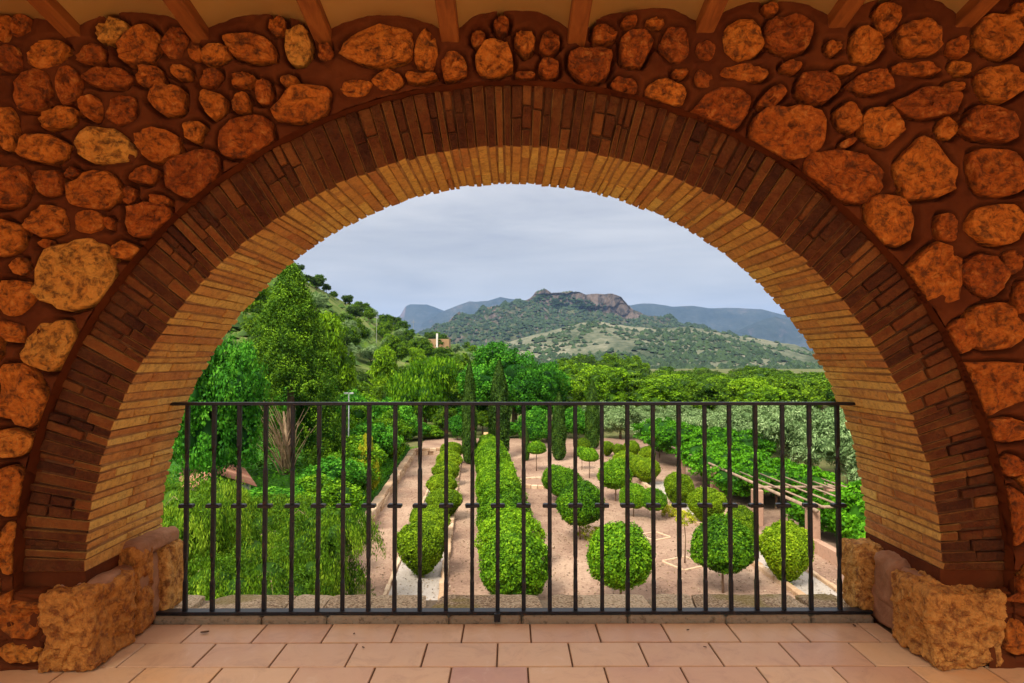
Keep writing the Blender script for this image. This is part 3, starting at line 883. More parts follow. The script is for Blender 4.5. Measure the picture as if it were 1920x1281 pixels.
# ---- ceiling: sloping plaster vaults between wooden beams
ceil = tag(empty('ceiling', (0, 0, 0)), kind='structure')
SL = 0.185
ends = [(-110, 58), (135, 70), (375, 76), (605, 76), (844, 79), (1081, 80), (1321, 64), (1569, 52), (1809, 50), (2050, 44)]
peaks = [20, 26, 24, 26, 28, 20, 16, 0, -4, -10]
ex = [at(px, py, YF - 0.05) for px, py in ends]
YE = YF + 0.08; Y0 = -0.45
Lb = YE - Y0
def zs_(z, y): return z + (YF - 0.05 - y) * SL
for i, p in enumerate(ex):
    bw, bh = 0.036, 0.13
    vs = []
    for yy in (YE - 0.06, Y0):
        zb = zs_(p.z, yy)
        for (dx, dz) in ((-bw, 0), (bw, 0), (bw, bh), (-bw, bh)): vs.append((p.x + dx, yy, zb + dz))
    cs = [vs[0], vs[3], vs[4], vs[7], vs[1], vs[2], vs[5], vs[6]]
    v, f = bevel_block(cs, 0.004)
    mesh_from('beam', v, f, M['wood'], ceil)
for i in range(len(ex) - 1):
    a, b2 = ex[i], ex[i + 1]
    pk = at((ends[i][0] + ends[i + 1][0]) / 2, peaks[i + 1] if i + 1 < len(peaks) else -6, YF - 0.05).z
    za, zb = a.z + 0.012, b2.z + 0.012
    n = 20; vs, fs = [], []
    for yy in (YE, Y0):
        for th in (0, 0.07):
            for k in range(n + 1):
                u = k / n; x = a.x + (b2.x - a.x) * u
                zz = za + (zb - za) * u + (pk - (za + zb) / 2) * (1 - abs(2 * u - 1) ** 2.3) ** 0.8
                vs.append((x, yy, zs_(zz, yy) + th))
    m_ = n + 1
    for k in range(n):
        fs.append((k + 1, k, 2 * m_ + k, 2 * m_ + k + 1))
        fs.append((m_ + k, m_ + k + 1, 3 * m_ + k + 1, 3 * m_ + k))
        fs.append((k, k + 1, m_ + k + 1, m_ + k))
    mesh_from('vault', vs, fs, M['plaster'], ceil, smooth=True)
# roof above the vaults, side walls of the gallery, rear left open so daylight comes in
g = Geo()
zz0, zz1 = zs_(2.76, YB + 0.15), zs_(2.76, Y0)
g.add([(-4.3, YB + .15, zz0), (4.3, YB + .15, zz0), (4.3, Y0, zz1), (-4.3, Y0, zz1), (-4.3, YB + .15, zz0 + .12), (4.3, YB + .15, zz0 + .12), (4.3, Y0, zz1 + .12), (-4.3, Y0, zz1 + .12)],
      [(0, 1, 2, 3), (7, 6, 5, 4), (0, 4, 5, 1), (3, 2, 6, 7), (1, 5, 6, 2), (0, 3, 7, 4)])
g.build('roof_slab', M['plaster'], ceil)
for sx in (-1, 1):
    g = Geo()
    xa, xb = sorted((sx * 3.3, sx * 3.55))
    g.box(xa, xb, Y0 + 0.02, YW - 0.01, -0.05, 3.75)
    tag(g.build('side_wall', M['side_plaster']), kind='structure')
# ------------------------------------------------------------------ land
def pz(py, d): return EYE + math.tan(PITCH) * 0 + (672 - py) / F * d
def px_x(px, d): return (px - 955) / F * d

gr_x = np.concatenate([-np.geomspace(9000, 60, 22), np.linspace(-50, 50, 41), np.geomspace(60, 9000, 22)])
gr_y = np.concatenate([np.linspace(3.2, 60, 30), np.geomspace(70, 9000, 40)])
GX, GY = np.meshgrid(gr_x, gr_y)
GZ = np.full(GX.shape, ZG - 0.03)
GZ -= np.clip((GY - 60) / 400, 0, 1) * 6
V = np.stack([GX, GY, GZ], -1).reshape(-1, 3)
idx = np.arange(GX.size).reshape(GX.shape)
Q = np.stack([idx[:-1, :-1], idx[:-1, 1:], idx[1:, 1:], idx[1:, :-1]], -1).reshape(-1, 4)
V2 = np.array([[-9000, -9000, ZG - .03], [9000, -9000, ZG - .03], [9000, 3.2, ZG - .03], [-9000, 3.2, ZG - .03]])
tag(mesh_from('ground', np.vstack([V, V2]), np.vstack([Q, [[len(V), len(V) + 1, len(V) + 2, len(V) + 3]]]), M['wild']), kind='structure')

def vnoise(x, y, s, seed, octv=5, ridged=False):
    """cheap value noise in numpy"""
    out = np.zeros_like(x, dtype=float); amp = 1.0; tot = 0
    for o in range(octv):
        r_ = np.random.default_rng(seed + o).random((256, 256))
        xs_, ys_ = x * s * 2 ** o, y * s * 2 ** o
        xi, yi = np.floor(xs_).astype(int), np.floor(ys_).astype(int)
        fx, fy = xs_ - xi, ys_ - yi
        fx = fx * fx * (3 - 2 * fx); fy = fy * fy * (3 - 2 * fy)
        g_ = lambda a, b_: r_[a % 256, b_ % 256]
        v_ = (g_(xi, yi) * (1 - fx) + g_(xi + 1, yi) * fx) * (1 - fy) + (g_(xi, yi + 1) * (1 - fx) + g_(xi + 1, yi + 1) * fx) * fy
        if ridged: v_ = 1 - abs(2 * v_ - 1)
        out += (v_ - 0.5) * amp; tot += amp; amp *= 0.5
    return out / tot * 2

def loft(name, layers, mat, nx_=220, nsub=14, rough=0.0, scale=0.01, seed=1, ridged=True, crest=0.0, back=True):
    """layers: from the crest down to the foot; each a list of (px, py, depth) seen in the photograph.
    returns the object and a sampler giving points of the slope"""
    pxs = np.linspace(layers[0][0][0], layers[0][-1][0], nx_)
    rowsP = []
    for L in layers:
        L = np.array(L, float)
        if name == 'far_ridge': L[:, 2] *= 1.4
        py = np.interp(pxs, L[:, 0], L[:, 1]); d = np.interp(pxs, L[:, 0], L[:, 2])
        rowsP.append(np.stack([(pxs - 955) / F * d, d, EYE + (672 - py) / F * d], -1))
    P = []
    for a in range(len(rowsP) - 1):
        for k in range(nsub):
            P.append(rowsP[a] * (1 - k / nsub) + rowsP[a + 1] * (k / nsub))
    P.append(rowsP[-1])
    P = np.array(P)
    nr = len(P)
    nn = vnoise(P[..., 0], P[..., 1] * 0.6 + P[..., 2] * 1.6, scale, seed, 6, ridged)
    w = np.ones(nr); w[:6] = np.linspace(crest, 1, 6)
    P[..., 2] += nn * rough * w[:, None]
    P[..., 1] += nn * rough * 0.8 * w[:, None]
    P[..., 2] = np.maximum(P[..., 2], -13.5)
    if back:
        top = P[0]
        b1 = top + np.array([0, 0.12, -0.10]) * 0 ; dep = top[:, 1:2]
        b1 = np.concatenate([top[:, 0:1] * 1.1, dep * 1.12, top[:, 2:3] - dep * 0.02], 1)
        b2_ = np.concatenate([top[:, 0:1] * 1.3, dep * 1.35, np.full_like(dep, -12.0)], 1)
        PP = np.concatenate([[b2_], [b1], P])
    else: PP = P
    n0, n1_ = PP.shape[0], PP.shape[1]
    idx = np.arange(n0 * n1_).reshape(n0, n1_)
    Q = np.stack([idx[:-1, :-1], idx[1:, :-1], idx[1:, 1:], idx[:-1, 1:]], -1).reshape(-1, 4)
    o = mesh_from(name, PP.reshape(-1, 3), Q, mat, smooth=not ridged)
    tag(o, kind='structure')
    def sample(u, v_):
        """u along the ridge 0..1, v from crest 0 to foot 1"""
        a, b_ = v_ * (nr - 1), u * (nx_ - 1)
        i, j = np.minimum(a.astype(int), nr - 2), np.minimum(b_.astype(int), nx_ - 2)
        fa, fb_ = (a - i)[:, None], (b_ - j)[:, None]
        return (P[i, j] * (1 - fa) + P[i + 1, j] * fa) * (1 - fb_) + (P[i, j + 1] * (1 - fa) + P[i + 1, j + 1] * fa) * fb_
    return o, sample

def hill_mat(name, stops, scale, rock=None, rock_lo=0.45, bd=4.0, rockscale=None):
    m, nt, b, _ = new_mat(name)
    P = world_pos(nt)
    n1 = noise_tex(nt, scale, 7, 0.62, 0.4, P); n2 = noise_tex(nt, scale * 9, 5, 0.7, 0, P)
    mp3 = nnode(nt, 'ShaderNodeMapping'); mp3.inputs['Scale'].default_value = (1, 1, 0.22); nt.links.new(P, mp3.inputs[0])
    n3 = noise_tex(nt, scale * 7, 6, 0.75, 0.6, mp3.outputs[0])
    f = math_n(nt, 'ADD', math_n(nt, 'MULTIPLY', n1.outputs["Fac"], 0.6), math_n(nt, 'MULTIPLY', n2.outputs["Fac"], 0.4))
    col = ramp(nt, f, stops)
    if rock:
        g_ = nt.nodes.new("ShaderNodeNewGeometry"); sp_ = nt.nodes.new("ShaderNodeSeparateXYZ")
        nt.links.new(g_.outputs["Normal"], sp_.inputs[0])
        steep = ramp(nt, math_n(nt, 'ADD', sp_.outputs["Z"], math_n(nt, 'MULTIPLY', math_n(nt, 'SUBTRACT', n1.outputs["Fac"], 0.5), 0.6)), [(rock_lo, (1, 1, 1)), (rock_lo + 0.14, (0, 0, 0))])
        rc = ramp(nt, n3.outputs["Fac"], [(0.40, rock[0]), (0.60, rock[1])])
        col = mixc(nt, steep, col, rc)
    nt.links.new(col, b.inputs["Base Color"])
    b.inputs["Roughness"].default_value = 0.95; b.inputs["Specular IOR Level"].default_value = 0.05
    bump(nt, b, f, 0.8, bd)
    return m
M['mountain'] = hill_mat('mountain_ground', [(0.38, (0.02, 0.038, 0.014)), (0.5, (0.05, 0.065, 0.028)), (0.62, (0.12, 0.115, 0.06))], 0.006,
                         ((0.035, 0.032, 0.028), (0.15, 0.11, 0.085)), 0.78, 8.0)
M['foothill'] = hill_mat('foothill_ground', [(0.38, (0.05, 0.065, 0.035)), (0.5, (0.12, 0.125, 0.075)), (0.62, (0.23, 0.21, 0.14))], 0.008, None, bd=3.0)
M['far'] = hill_mat('far_ridge_ground', [(0.38, (0.015, 0.025, 0.02)), (0.55, (0.04, 0.05, 0.04)), (0.68, (0.12, 0.095, 0.08))], 0.002,
                    ((0.06, 0.05, 0.055), (0.20, 0.15, 0.14)), 0.62, 25.0)
M['hillside'] = hill_mat('hillside_ground', [(0.36, (0.045, 0.085, 0.012)), (0.5, (0.105, 0.15, 0.03)), (0.64, (0.20, 0.20, 0.07))], 0.035, None, bd=0.6)

# far blue ridges
loft('far_ridge', [[(640, 603, 6500), (700, 600, 6500), (735, 600, 6500), (750, 592, 6500), (760, 575, 6500), (768, 571, 6500), (800, 571, 6500), (815, 576, 6500), (840, 586, 6500), (900, 600, 6500), (1000, 610, 6500)],
                   [(640, 620, 6000), (1000, 622, 6000)], [(640, 690, 5200), (1000, 690, 5200)]], M['far'], 200, 16, 55, 0.0035, 5, crest=0.05)
loft('far_ridge', [[(790, 606, 5600), (835, 582, 5600), (858, 573, 5600), (880, 565, 5600), (893, 566, 5600), (915, 564, 5600), (938, 557, 5600), (955, 560, 5600), (985, 563, 5600), (1060, 580, 5600)],
                   [(790, 622, 5200), (1060, 612, 5200)], [(790, 690, 4500), (1060, 690, 4500)]], M['far'], 220, 16, 45, 0.004, 9, crest=0.08)
loft('far_ridge', [[(1120, 590, 5400), (1180, 573, 5400), (1205, 569, 5400), (1225, 569, 5400), (1262, 575, 5400), (1300, 573, 5400), (1330, 578, 5400), (1380, 577, 5400), (1430, 580, 5400), (1470, 590, 5400), (1560, 600, 5400), (1800, 590, 5400)],
                   [(1120, 612, 5000), (1400, 612, 5000), (1800, 618, 5000)], [(1120, 690, 4400), (1800, 690, 4400)]], M['far'], 320, 16, 55, 0.004, 12, crest=0.08)
loft('far_ridge', [[(1330, 640, 4200), (1380, 622, 4200), (1430, 600, 4200), (1455, 594, 4200), (1480, 600, 4200), (1530, 612, 4200), (1600, 606, 4200), (1800, 600, 4200)],
                   [(1330, 655, 3900), (1800, 640, 3900)], [(1330, 700, 3400), (1800, 700, 3400)]], M['far'], 260, 16, 45, 0.005, 15, crest=0.1)
# the rocky mountain
_, samp_mt = loft('mountain', [
    [(780, 640, 2500), (830, 612, 2500), (850, 601, 2500), (885, 589, 2500), (940, 577, 2500), (980, 566, 2500), (1000, 557, 2500), (1012, 546, 2500), (1024, 543, 2500), (1034, 549, 2500), (1060, 548, 2500), (1085, 549, 2500), (1100, 554, 2500), (1115, 552, 2500), (1150, 551, 2500), (1166, 558, 2500), (1176, 571, 2500), (1184, 583, 2500), (1200, 586, 2500), (1225, 596, 2500), (1250, 597, 2500), (1266, 602, 2500), (1280, 612, 2500), (1340, 626, 2500), (1420, 645, 2500)],
    [(780, 645, 2440), (850, 606, 2450), (940, 585, 2450), (1000, 574, 2478), (1024, 584, 2482), (1060, 588, 2482), (1100, 590, 2482), (1150, 597, 2482), (1180, 603, 2476), (1215, 598, 2450), (1266, 612, 2450), (1420, 650, 2430)],
    [(780, 665, 2000), (850, 634, 2000), (940, 622, 2000), (1060, 612, 2050), (1180, 618, 2050), (1300, 634, 2000), (1420, 670, 2000)],
    [(780, 705, 1500), (1100, 690, 1500), (1420, 705, 1500)]], M['mountain'], 460, 24, 38, 0.013, 3, crest=0.22)
# lower scrubby hills in front of it
_, samp_fh = loft('foothill', [
    [(700, 668, 1300), (900, 652, 1300), (945, 644, 1300), (985, 632, 1300), (1040, 618, 1300), (1085, 606, 1300), (1130, 604, 1300), (1180, 612, 1300), (1235, 616, 1300), (1290, 612, 1300), (1330, 620, 1300), (1380, 630, 1300), (1430, 636, 1300), (1480, 646, 1300), (1530, 660, 1300), (1640, 672, 1300), (1900, 690, 1300)],
    [(700, 690, 1000), (985, 662, 1000), (1130, 652, 1000), (1290, 660, 1000), (1530, 684, 1000), (1900, 700, 1000)],
    [(700, 720, 700), (1300, 715, 700), (1900, 725, 700)]], M['foothill'], 300, 24, 15, 0.014, 8, ridged=False, crest=0.12)
# the near hillside on the left
_, samp_hs = loft('hillside', [
    [(-500, 380, 120), (100, 440, 130), (400, 475, 140), (500, 497, 150), (545, 512, 155), (575, 530, 165), (610, 548, 175), (650, 570, 190), (690, 590, 205), (735, 610, 230), (780, 628, 260), (830, 640, 300), (900, 664, 330), (960, 690, 350), (1010, 712, 360)],
    [(-500, 540, 80), (400, 590, 95), (545, 596, 110), (650, 630, 130), (735, 650, 160), (830, 668, 200), (960, 700, 240), (1010, 716, 250)],
    [(-500, 700, 48), (400, 730, 58), (650, 740, 66), (830, 742, 80), (1010, 735, 110)],
    [(-500, 850, 34), (400, 840, 42), (650, 820, 48), (830, 800, 58), (1010, 770, 74)]], M['hillside'], 160, 14, 1.6, 0.05, 4, ridged=False, crest=0.3)

# ------------------------------------------------------------------ foliage
def unit(n, r_):
    v_ = r_.normal(size=(n, 3)); return v_ / np.linalg.norm(v_, axis=1, keepdims=True)

def quads(pos, nrm, size, r_, aspect=0.6, hang=None, jit=0.6):
    """small leaf quads, kite shaped"""
    n = len(pos)
    nrm = nrm + r_.normal(0, jit, (n, 3)); nrm /= np.linalg.norm(nrm, axis=1, keepdims=True) + 1e-9
    a = unit(n, r_) if hang is None else np.tile(np.array(hang, float), (n, 1)) + r_.normal(0, 0.25, (n, 3))
    if hang is None:
        a = np.cross(nrm, a)
    a /= np.linalg.norm(a, axis=1, keepdims=True) + 1e-9
    b_ = np.cross(nrm, a); b_ /= np.linalg.norm(b_, axis=1, keepdims=True) + 1e-9
    s = (size * r_.uniform(0.6, 1.35, n))[:, None]
    fold = nrm * s * 0.12
    V = np.stack([pos - a * s * 0.5, pos + b_ * s * aspect * 0.5 + fold, pos + a * s * 0.5, pos - b_ * s * aspect * 0.5 + fold], 1)
    return V.reshape(-1, 3)

def sphere_core(c, rad, k=0.8, nu=10, nv=7):
    vs, fs = [], []
    for j in range(nv + 1):
        ph = PI * j / nv
        for i in range(nu):
            t = 2 * PI * i / nu
            vs.append((c[0] + rad[0] * k * math.sin(ph) * math.cos(t), c[1] + rad[1] * k * math.sin(ph) * math.sin(t), c[2] + rad[2] * k * math.cos(ph)))
    for j in range(nv):
        for i in range(nu):
            i2 = (i + 1) % nu
            fs.append((j * nu + i, (j + 1) * nu + i, (j + 1) * nu + i2, j * nu + i2))
    return vs, fs

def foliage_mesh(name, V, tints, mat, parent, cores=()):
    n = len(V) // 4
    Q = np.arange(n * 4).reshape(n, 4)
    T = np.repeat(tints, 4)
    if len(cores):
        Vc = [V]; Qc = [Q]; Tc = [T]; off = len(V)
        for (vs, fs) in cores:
            Vc.append(np.array(vs)); Qc.append(np.array(fs) + off); Tc.append(np.full(len(vs), 0.02)); off += len(vs)  # cores in the darkest leaf tone: inner crown shade put into colour
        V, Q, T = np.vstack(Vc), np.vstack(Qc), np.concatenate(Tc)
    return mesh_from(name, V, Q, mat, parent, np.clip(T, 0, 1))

def clumpy(lobes, nclump, rc, per, leaf, seed, up=0.35, aspect=0.6, hang=None, flat=1.0, inner=0.75, jit=0.6):
    """leaves gathered in clumps on the surface of overlapping lobes: (cx,cy,cz,rx,ry,rz)"""
    r_ = np.random.default_rng(seed)
    L = np.array(lobes, float)
    ar = (L[:, 3] * L[:, 5] + L[:, 3] * L[:, 4]); pr = ar / ar.sum()
    li = r_.choice(len(L), size=int(nclump * 2.2), p=pr)
    d = unit(len(li), r_)
    c = L[li, :3] + d * L[li, 3:] * r_.uniform(0.72, 1.03, (len(li), 1))
    keep = np.ones(len(li), bool)
    for k in range(len(L)):
        q_ = (c - L[k, :3]) / L[k, 3:]
        keep &= (np.linalg.norm(q_, axis=1) > inner - 0.08) | (li == k)
    c, d = c[keep][:nclump], d[keep][:nclump]
    m_ = len(c)
    ct = r_.uniform(0.15, 0.75, m_)
    rcs = rc * r_.uniform(0.6, 1.35, m_)
    P = np.repeat(c, per, 0); D = np.repeat(d, per, 0); T = np.repeat(ct, per)
    d2 = unit(len(P), r_) + D * 0.55 + np.array([0, 0, up]); d2 /= np.linalg.norm(d2, axis=1, keepdims=True)
    P = P + d2 * (np.repeat(rcs, per) * r_.uniform(0.45, 1.0, len(P)))[:, None] * np.array([1, 1, flat])
    T = T + r_.uniform(-0.25, 0.3, len(P))
    return quads(P, d2, leaf, r_, aspect, hang, jit), T

def lobes_in(rx, ry, rz, zc, n, seed, f=(0.35, 0.6)):
    r0 = random.Random(seed); out = [(0, 0, zc, rx * 0.62, ry * 0.62, rz * 0.7)]
    for k in range(n):
        t = 2 * PI * k / n + r0.uniform(-0.4, 0.4); e = r0.uniform(-0.75, 0.85)
        s = r0.uniform(*f); q_ = math.sqrt(max(0, 1 - e * e)) * (1 - s * 0.8)
        out.append((rx * q_ * math.cos(t), ry * q_ * math.sin(t), zc + rz * e * (1 - s * 0.7), rx * s, ry * s, rz * s * 0.9))
    return out

def trunk_mesh(parent, pts, radii, mat='bark', name='trunk', limbs=0, spread=1.0, top=1.0, seed=1):
    g_ = Geo(); g_.tube(pts, radii, 8)
    r0 = random.Random(seed); p = Vector(pts[-1])
    for k in range(limbs):
        t = 2 * PI * k / limbs + r0.uniform(-.4, .4)
        q_ = p + Vector((math.cos(t) * spread, math.sin(t) * spread, top * r0.uniform(0.5, 1)))
        mid = (p + q_) / 2 + Vector((r0.uniform(-.1, .1), r0.uniform(-.1, .1), 0.12 * top))
        g_.tube([p - Vector((0, 0, 0.03)), mid, q_], [radii[-1] * 0.7, radii[-1] * 0.45, radii[-1] * 0.15], 6)
    return g_.build(name, M[mat], parent, smooth=True)

def tree(name, mat, lobes, nclump, rc, per, leaf, seed, trunk_h, trunk_r, core=0.72, limbs=4, **kw):
    root = empty(name)
    V, T = clumpy(lobes, nclump, rc, per, leaf, seed, **kw)
    cores = [sphere_core(l[:3], l[3:], core) for l in lobes] if core else []
    foliage_mesh('crown', V, T, M[mat], root, cores)
    r0 = random.Random(seed)
    trunk_mesh(root, [(0, 0, -0.1), (r0.uniform(-.04, .04) * trunk_h, 0, trunk_h * 0.5), (0, 0, trunk_h)], [trunk_r * 1.25, trunk_r, trunk_r * 0.75], limbs=limbs, spread=lobes[0][3] * 0.7, top=lobes[0][5] * 0.6, seed=seed)
    return root

protos = {}
def spawn(key, loc, s=1.0, rz=0.0, sz=None, name=None):
    """first use places the model itself, later ones a copy of it and of its parts"""
    pr, used = protos[key]
    if not used:
        o = pr; protos[key] = (pr, True); kids_cache[key] = kids_of(pr)
    else:
        o = copy_tree(pr, kids_cache[key])
    o.location = loc; o.scale = (s, s, sz if sz is not None else s); o.rotation_euler = (0, 0, rz)
    return o
kids_cache = {}
def proto(key, root): protos[key] = (root, False)

def clipped(name, mat, rx, rz, zc, seed, n, leaf, low=1.0, trunk_h=None, trunk_r=0.03, lump=0.05, drop=1.0, core=0.8):
    """a clipped ball: dense leaves on one lumpy rounded surface; drop < 1 narrows it to the foot"""
    r_ = np.random.default_rng(seed)
    d = unit(n, r_)
    ph = r_.uniform(0, 6.3, 12); fr_ = r_.normal(0, 3.2, (12, 3))
    lum = sum(np.sin(d @ fr_[k] + ph[k]) for k in range(12)) / 12 * 2.2
    f2 = r_.normal(0, 9, (10, 3)); lum = lum * 0.7 + sum(np.sin(d @ f2[k] + ph[k]) for k in range(10)) / 10 * 1.3
    rad = 1 + lum * lump + r_.uniform(-0.10, 0.045, n) + (r_.random(n) < 0.04) * r_.uniform(0.0, 0.13, n)
    P = d * rad[:, None]
    z = P[:, 2]
    nar = np.where(z < 0, 1 - (1 - drop) * np.clip(-z, 0, 1) ** 1.2, 1.0)
    z = np.where(z < 0, z * low, z)
    P = np.stack([P[:, 0] * rx * nar, P[:, 1] * rx * nar, zc + z * rz], 1)
    root = empty(name)
    T = 0.42 + lum * 0.22 + r_.uniform(-0.32, 0.35, n)
    V = quads(P, d, leaf, r_, 0.62, None, 0.55)
    vs, fs = sphere_core((0, 0, 0), (1, 1, 1), core, 16, 11)
    cv = []
    for (x, y, zz) in vs:
        nr_ = 1 - (1 - drop) * max(0, -zz) ** 1.2
        cv.append((x * rx * nr_, y * rx * nr_, zc + (zz * low if zz < 0 else zz) * rz))
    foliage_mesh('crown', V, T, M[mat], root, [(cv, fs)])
    if trunk_h:
        trunk_mesh(root, [(0, 0, -0.05), (0.02, 0.01, trunk_h * 0.5), (0, 0, trunk_h)], [trunk_r * 1.3, trunk_r, trunk_r * 0.8], limbs=4, spread=rx * 0.5, top=rz * 0.4, seed=seed)
    return root

# lollipop trees (unit: crown radius 0.75 m, crown centre 1.35 m up, trunk to 0.8)
proto('lolly', clipped('lollipop_tree', 'leaf_topiary', 0.75, 0.80, 1.13, 11, 15000, 0.066, low=0.74, trunk_h=0.8, trunk_r=0.028, lump=0.09))
proto('lolly2', clipped('lollipop_tree', 'leaf_topiary', 0.75, 0.78, 1.08, 17, 15000, 0.066, low=0.6, trunk_h=0.8, trunk_r=0.028, lump=0.12))
proto('dome', clipped('lollipop_tree', 'leaf_topiary', 0.50, 0.46, 1.12, 19, 5000, 0.07, low=0.45, trunk_h=0.95, trunk_r=0.022, lump=0.04))
proto('drop', clipped('clipped_shrub', 'leaf_box', 0.66, 0.64, 0.93, 23, 16000, 0.06, low=1.32, trunk_h=0.3, trunk_r=0.05, lump=0.09, drop=0.62))
proto('drop2', clipped('clipped_shrub', 'leaf_box', 0.66, 0.66, 0.88, 27, 16000, 0.06, low=1.2, trunk_h=0.3, trunk_r=0.05, lump=0.12, drop=0.72))
proto('mound', clipped('hedge_bush', 'leaf_hedge', 0.88, 0.92, 0.86, 29, 20000, 0.07, low=1.0, trunk_h=0.4, trunk_r=0.05, lump=0.15, drop=0.9))
proto('mound2', clipped('hedge_bush', 'leaf_hedge', 0.88, 0.86, 0.84, 33, 20000, 0.07, low=1.0, trunk_h=0.4, trunk_r=0.05, lump=0.18, drop=0.9))

def cypress(seed, h=6.0, r_=0.45, n=11000, mat='leaf_cypress'):
    q = np.random.default_rng(seed)
    u = q.random(n); t = q.uniform(0, 2 * PI, n)
    prof = np.interp(u, [0, 0.04, 0.12, 0.45, 0.75, 0.92, 1.0], [0.55, 0.82, 0.98, 1.0, 0.72, 0.32, 0.05])
    lump = np.sin(t * 3 + u * 19) * 0.07 + np.sin(t * 5 - u * 31) * 0.06 + q.uniform(-0.13, 0.08, n)
    rr_ = r_ * prof * (1 + lump)
    P = np.stack([rr_ * np.cos(t), rr_ * np.sin(t), 0.12 + u * h], 1)
    nr = np.stack([np.cos(t), np.sin(t), np.full(n, 0.25)], 1)
    root = empty('cypress')
    V = quads(P, nr, 0.13, q, 0.45, (0, 0, 1), 0.45)
    T = 0.45 + lump * 1.6 + q.uniform(-.3, .3, n)
    g_ = Geo(); zs2 = np.linspace(0, 1, 12)
    g_.tube([(0, 0, 0.15 + z * h * 0.97) for z in zs2], [r_ * 0.86 * np.interp(z, [0, 0.04, 0.12, 0.45, 0.75, 0.92, 1.0], [0.5, 0.8, 0.97, 1.0, 0.7, 0.3, 0.03]) for z in zs2], 12)
    Vc = np.array(g_.v); Qc = np.array([f for f in g_.f if len(f) == 4])
    foliage_mesh('crown', V, T, M[mat], root, [(Vc, Qc)])
    trunk_mesh(root, [(0, 0, -0.1), (0, 0, 0.3)], [0.09, 0.08])
    return root
proto('cypress', cypress(3)); proto('cypress2', cypress(8, 6.0, 0.5))

# ------------------------------------------------------------------ the garden
GZ1 = ZG + 0.004
def sheet(name, pts, mat, z, sub=1):
    vs = [(x, y, z) for x, y in pts]
    return tag(mesh_from(name, vs, [tuple(range(len(vs)))], mat), kind='structure')
sheet('garden_path', [(-6.0, 8), (12.5, 8), (15.5, 47), (-6.2, 47)], M['earth'], GZ1)
# pale gravel beds
LB = [(-3.05, 15.5), (-1.72, 15.5), (-2.95, 36.5), (-4.0, 36.5)]
sheet('gravel_bed', LB, M['gravel'], GZ1 + 0.004)
RB = [(7.42, 15.2), (8.45, 15.2), (8.0, 30.5), (6.4, 30.5)]
sheet('gravel_bed', RB, M['gravel'], GZ1 + 0.004)

def stone_line(root, p0, p1, w, h, step, mat, seed, z=ZG, rows_=1, name='stone', jit=0.02, maxn=300):
    r0 = random.Random(seed)
    a, b2 = Vector((p0[0], p0[1], 0)), Vector((p1[0], p1[1], 0))
    L = (b2 - a).length; d = (b2 - a) / L; nn = Vector((-d.y, d.x, 0)); cnt = 0
    for row in range(rows_):
        s = -r0.random() * step * 0.5
        while s < L:
            e = min(L, s + step * r0.uniform(0.6, 1.5)); s0 = max(0, s)
            if e - s0 > 0.04:
                zb, zt = z + h * row / rows_ + 0.006 * (row > 0) - (0.05 if row == 0 else 0), z + h * (row + 1) / rows_ + r0.uniform(-.2, .3) * jit
                hw = w / 2 + r0.uniform(-jit, jit)
                cs = []
                for t in (s0 + 0.008, e - 0.008):
                    for sd in (-hw, hw):
                        for zz in (zb, zt):
                            p = a + d * (t + r0.uniform(-jit, jit) * 0.3) + nn * (sd + r0.uniform(-jit, jit) * 0.6)
                            cs.append((p.x - root.location.x, p.y - root.location.y, zz + r0.uniform(-jit, jit) * 0.4 - root.location.z))
                v, f = bevel_block(cs, min(0.025, h / rows_ * 0.22))
                mesh_from(name, v, f, M[mat], root, r0.uniform(0.1, 0.95)); cnt += 1
            s = e
    return cnt
w1 = empty('retaining_wall', (-5, 25, ZG)); tag(w1, 'low pale rubble retaining wall along the left garden path', 'wall')
stone_line(w1, (-4.72, 15.2), (-5.95, 38.8), 0.34, 0.42, 0.55, 'pale_stone', 2, rows_=2, jit=0.04)
w2 = empty('garden_wall', (-4.5, 39, ZG)); tag(w2, 'low pale stone wall closing the far end of the left path', 'wall')
stone_line(w2, (-5.95, 38.95), (-2.6, 39.4), 0.34, 0.42, 0.5, 'pale_stone', 5, rows_=2, jit=0.04)
k1 = empty('stone_kerb', (-2, 25, ZG)); tag(k1, 'pale stone kerb between the left shrub bed and the middle path', 'kerb')
stone_line(k1, (-1.66, 15.2), (-2.88, 36.6), 0.16, 0.16, 0.42, 'pale_stone', 7, jit=0.02)
k2 = empty('stone_kerb', (-3.5, 25, ZG)); tag(k2, 'pale stone kerb along the left side of the left shrub bed', 'kerb')
stone_line(k2, (-3.12, 15.2), (-4.05, 36.6), 0.10, 0.07, 0.42, 'pale_stone', 9, jit=0.015)
k3 = empty('stone_kerb', (7, 22, ZG)); tag(k3, 'pale pinkish stone kerb in front of the right shrub bed', 'kerb')
stone_line(k3, (7.38, 15.0), (6.85, 22), 0.18, 0.14, 0.45, 'pale_stone', 11, jit=0.02)
stone_line(k3, (6.85, 22), (6.35, 30.6), 0.18, 0.14, 0.45, 'pale_stone', 13, jit=0.02)
k4 = empty('stone_kerb', (8.4, 22, ZG)); tag(k4, 'stone kerb behind the right shrub bed beside the far path', 'kerb')
stone_line(k4, (8.5, 15.0), (8.05, 30.6), 0.12, 0.10, 0.45, 'pale_stone', 15, jit=0.02)
# pebbles and fallen leaves lying about
q = np.random.default_rng(91); n = 9000
gx = q.uniform(-5.2, 9.6, n); gy = 14.5 + 24 * q.random(n) ** 1.4
P = np.stack([gx - (gy - 15) * 0.045, gy, np.full(n, ZG + 0.022)], 1)
o = mesh_from('leaf_litter', quads(P, np.tile([0, 0, 1.0], (n, 1)), 0.055, q, 0.6, None, 0.25), np.arange(n * 4).reshape(n, 4), M['litter'], tint=np.repeat(q.random(n), 4))
tag(o, 'small stones and fallen leaves scattered over the garden paths', 'leaf litter', kind='stuff')
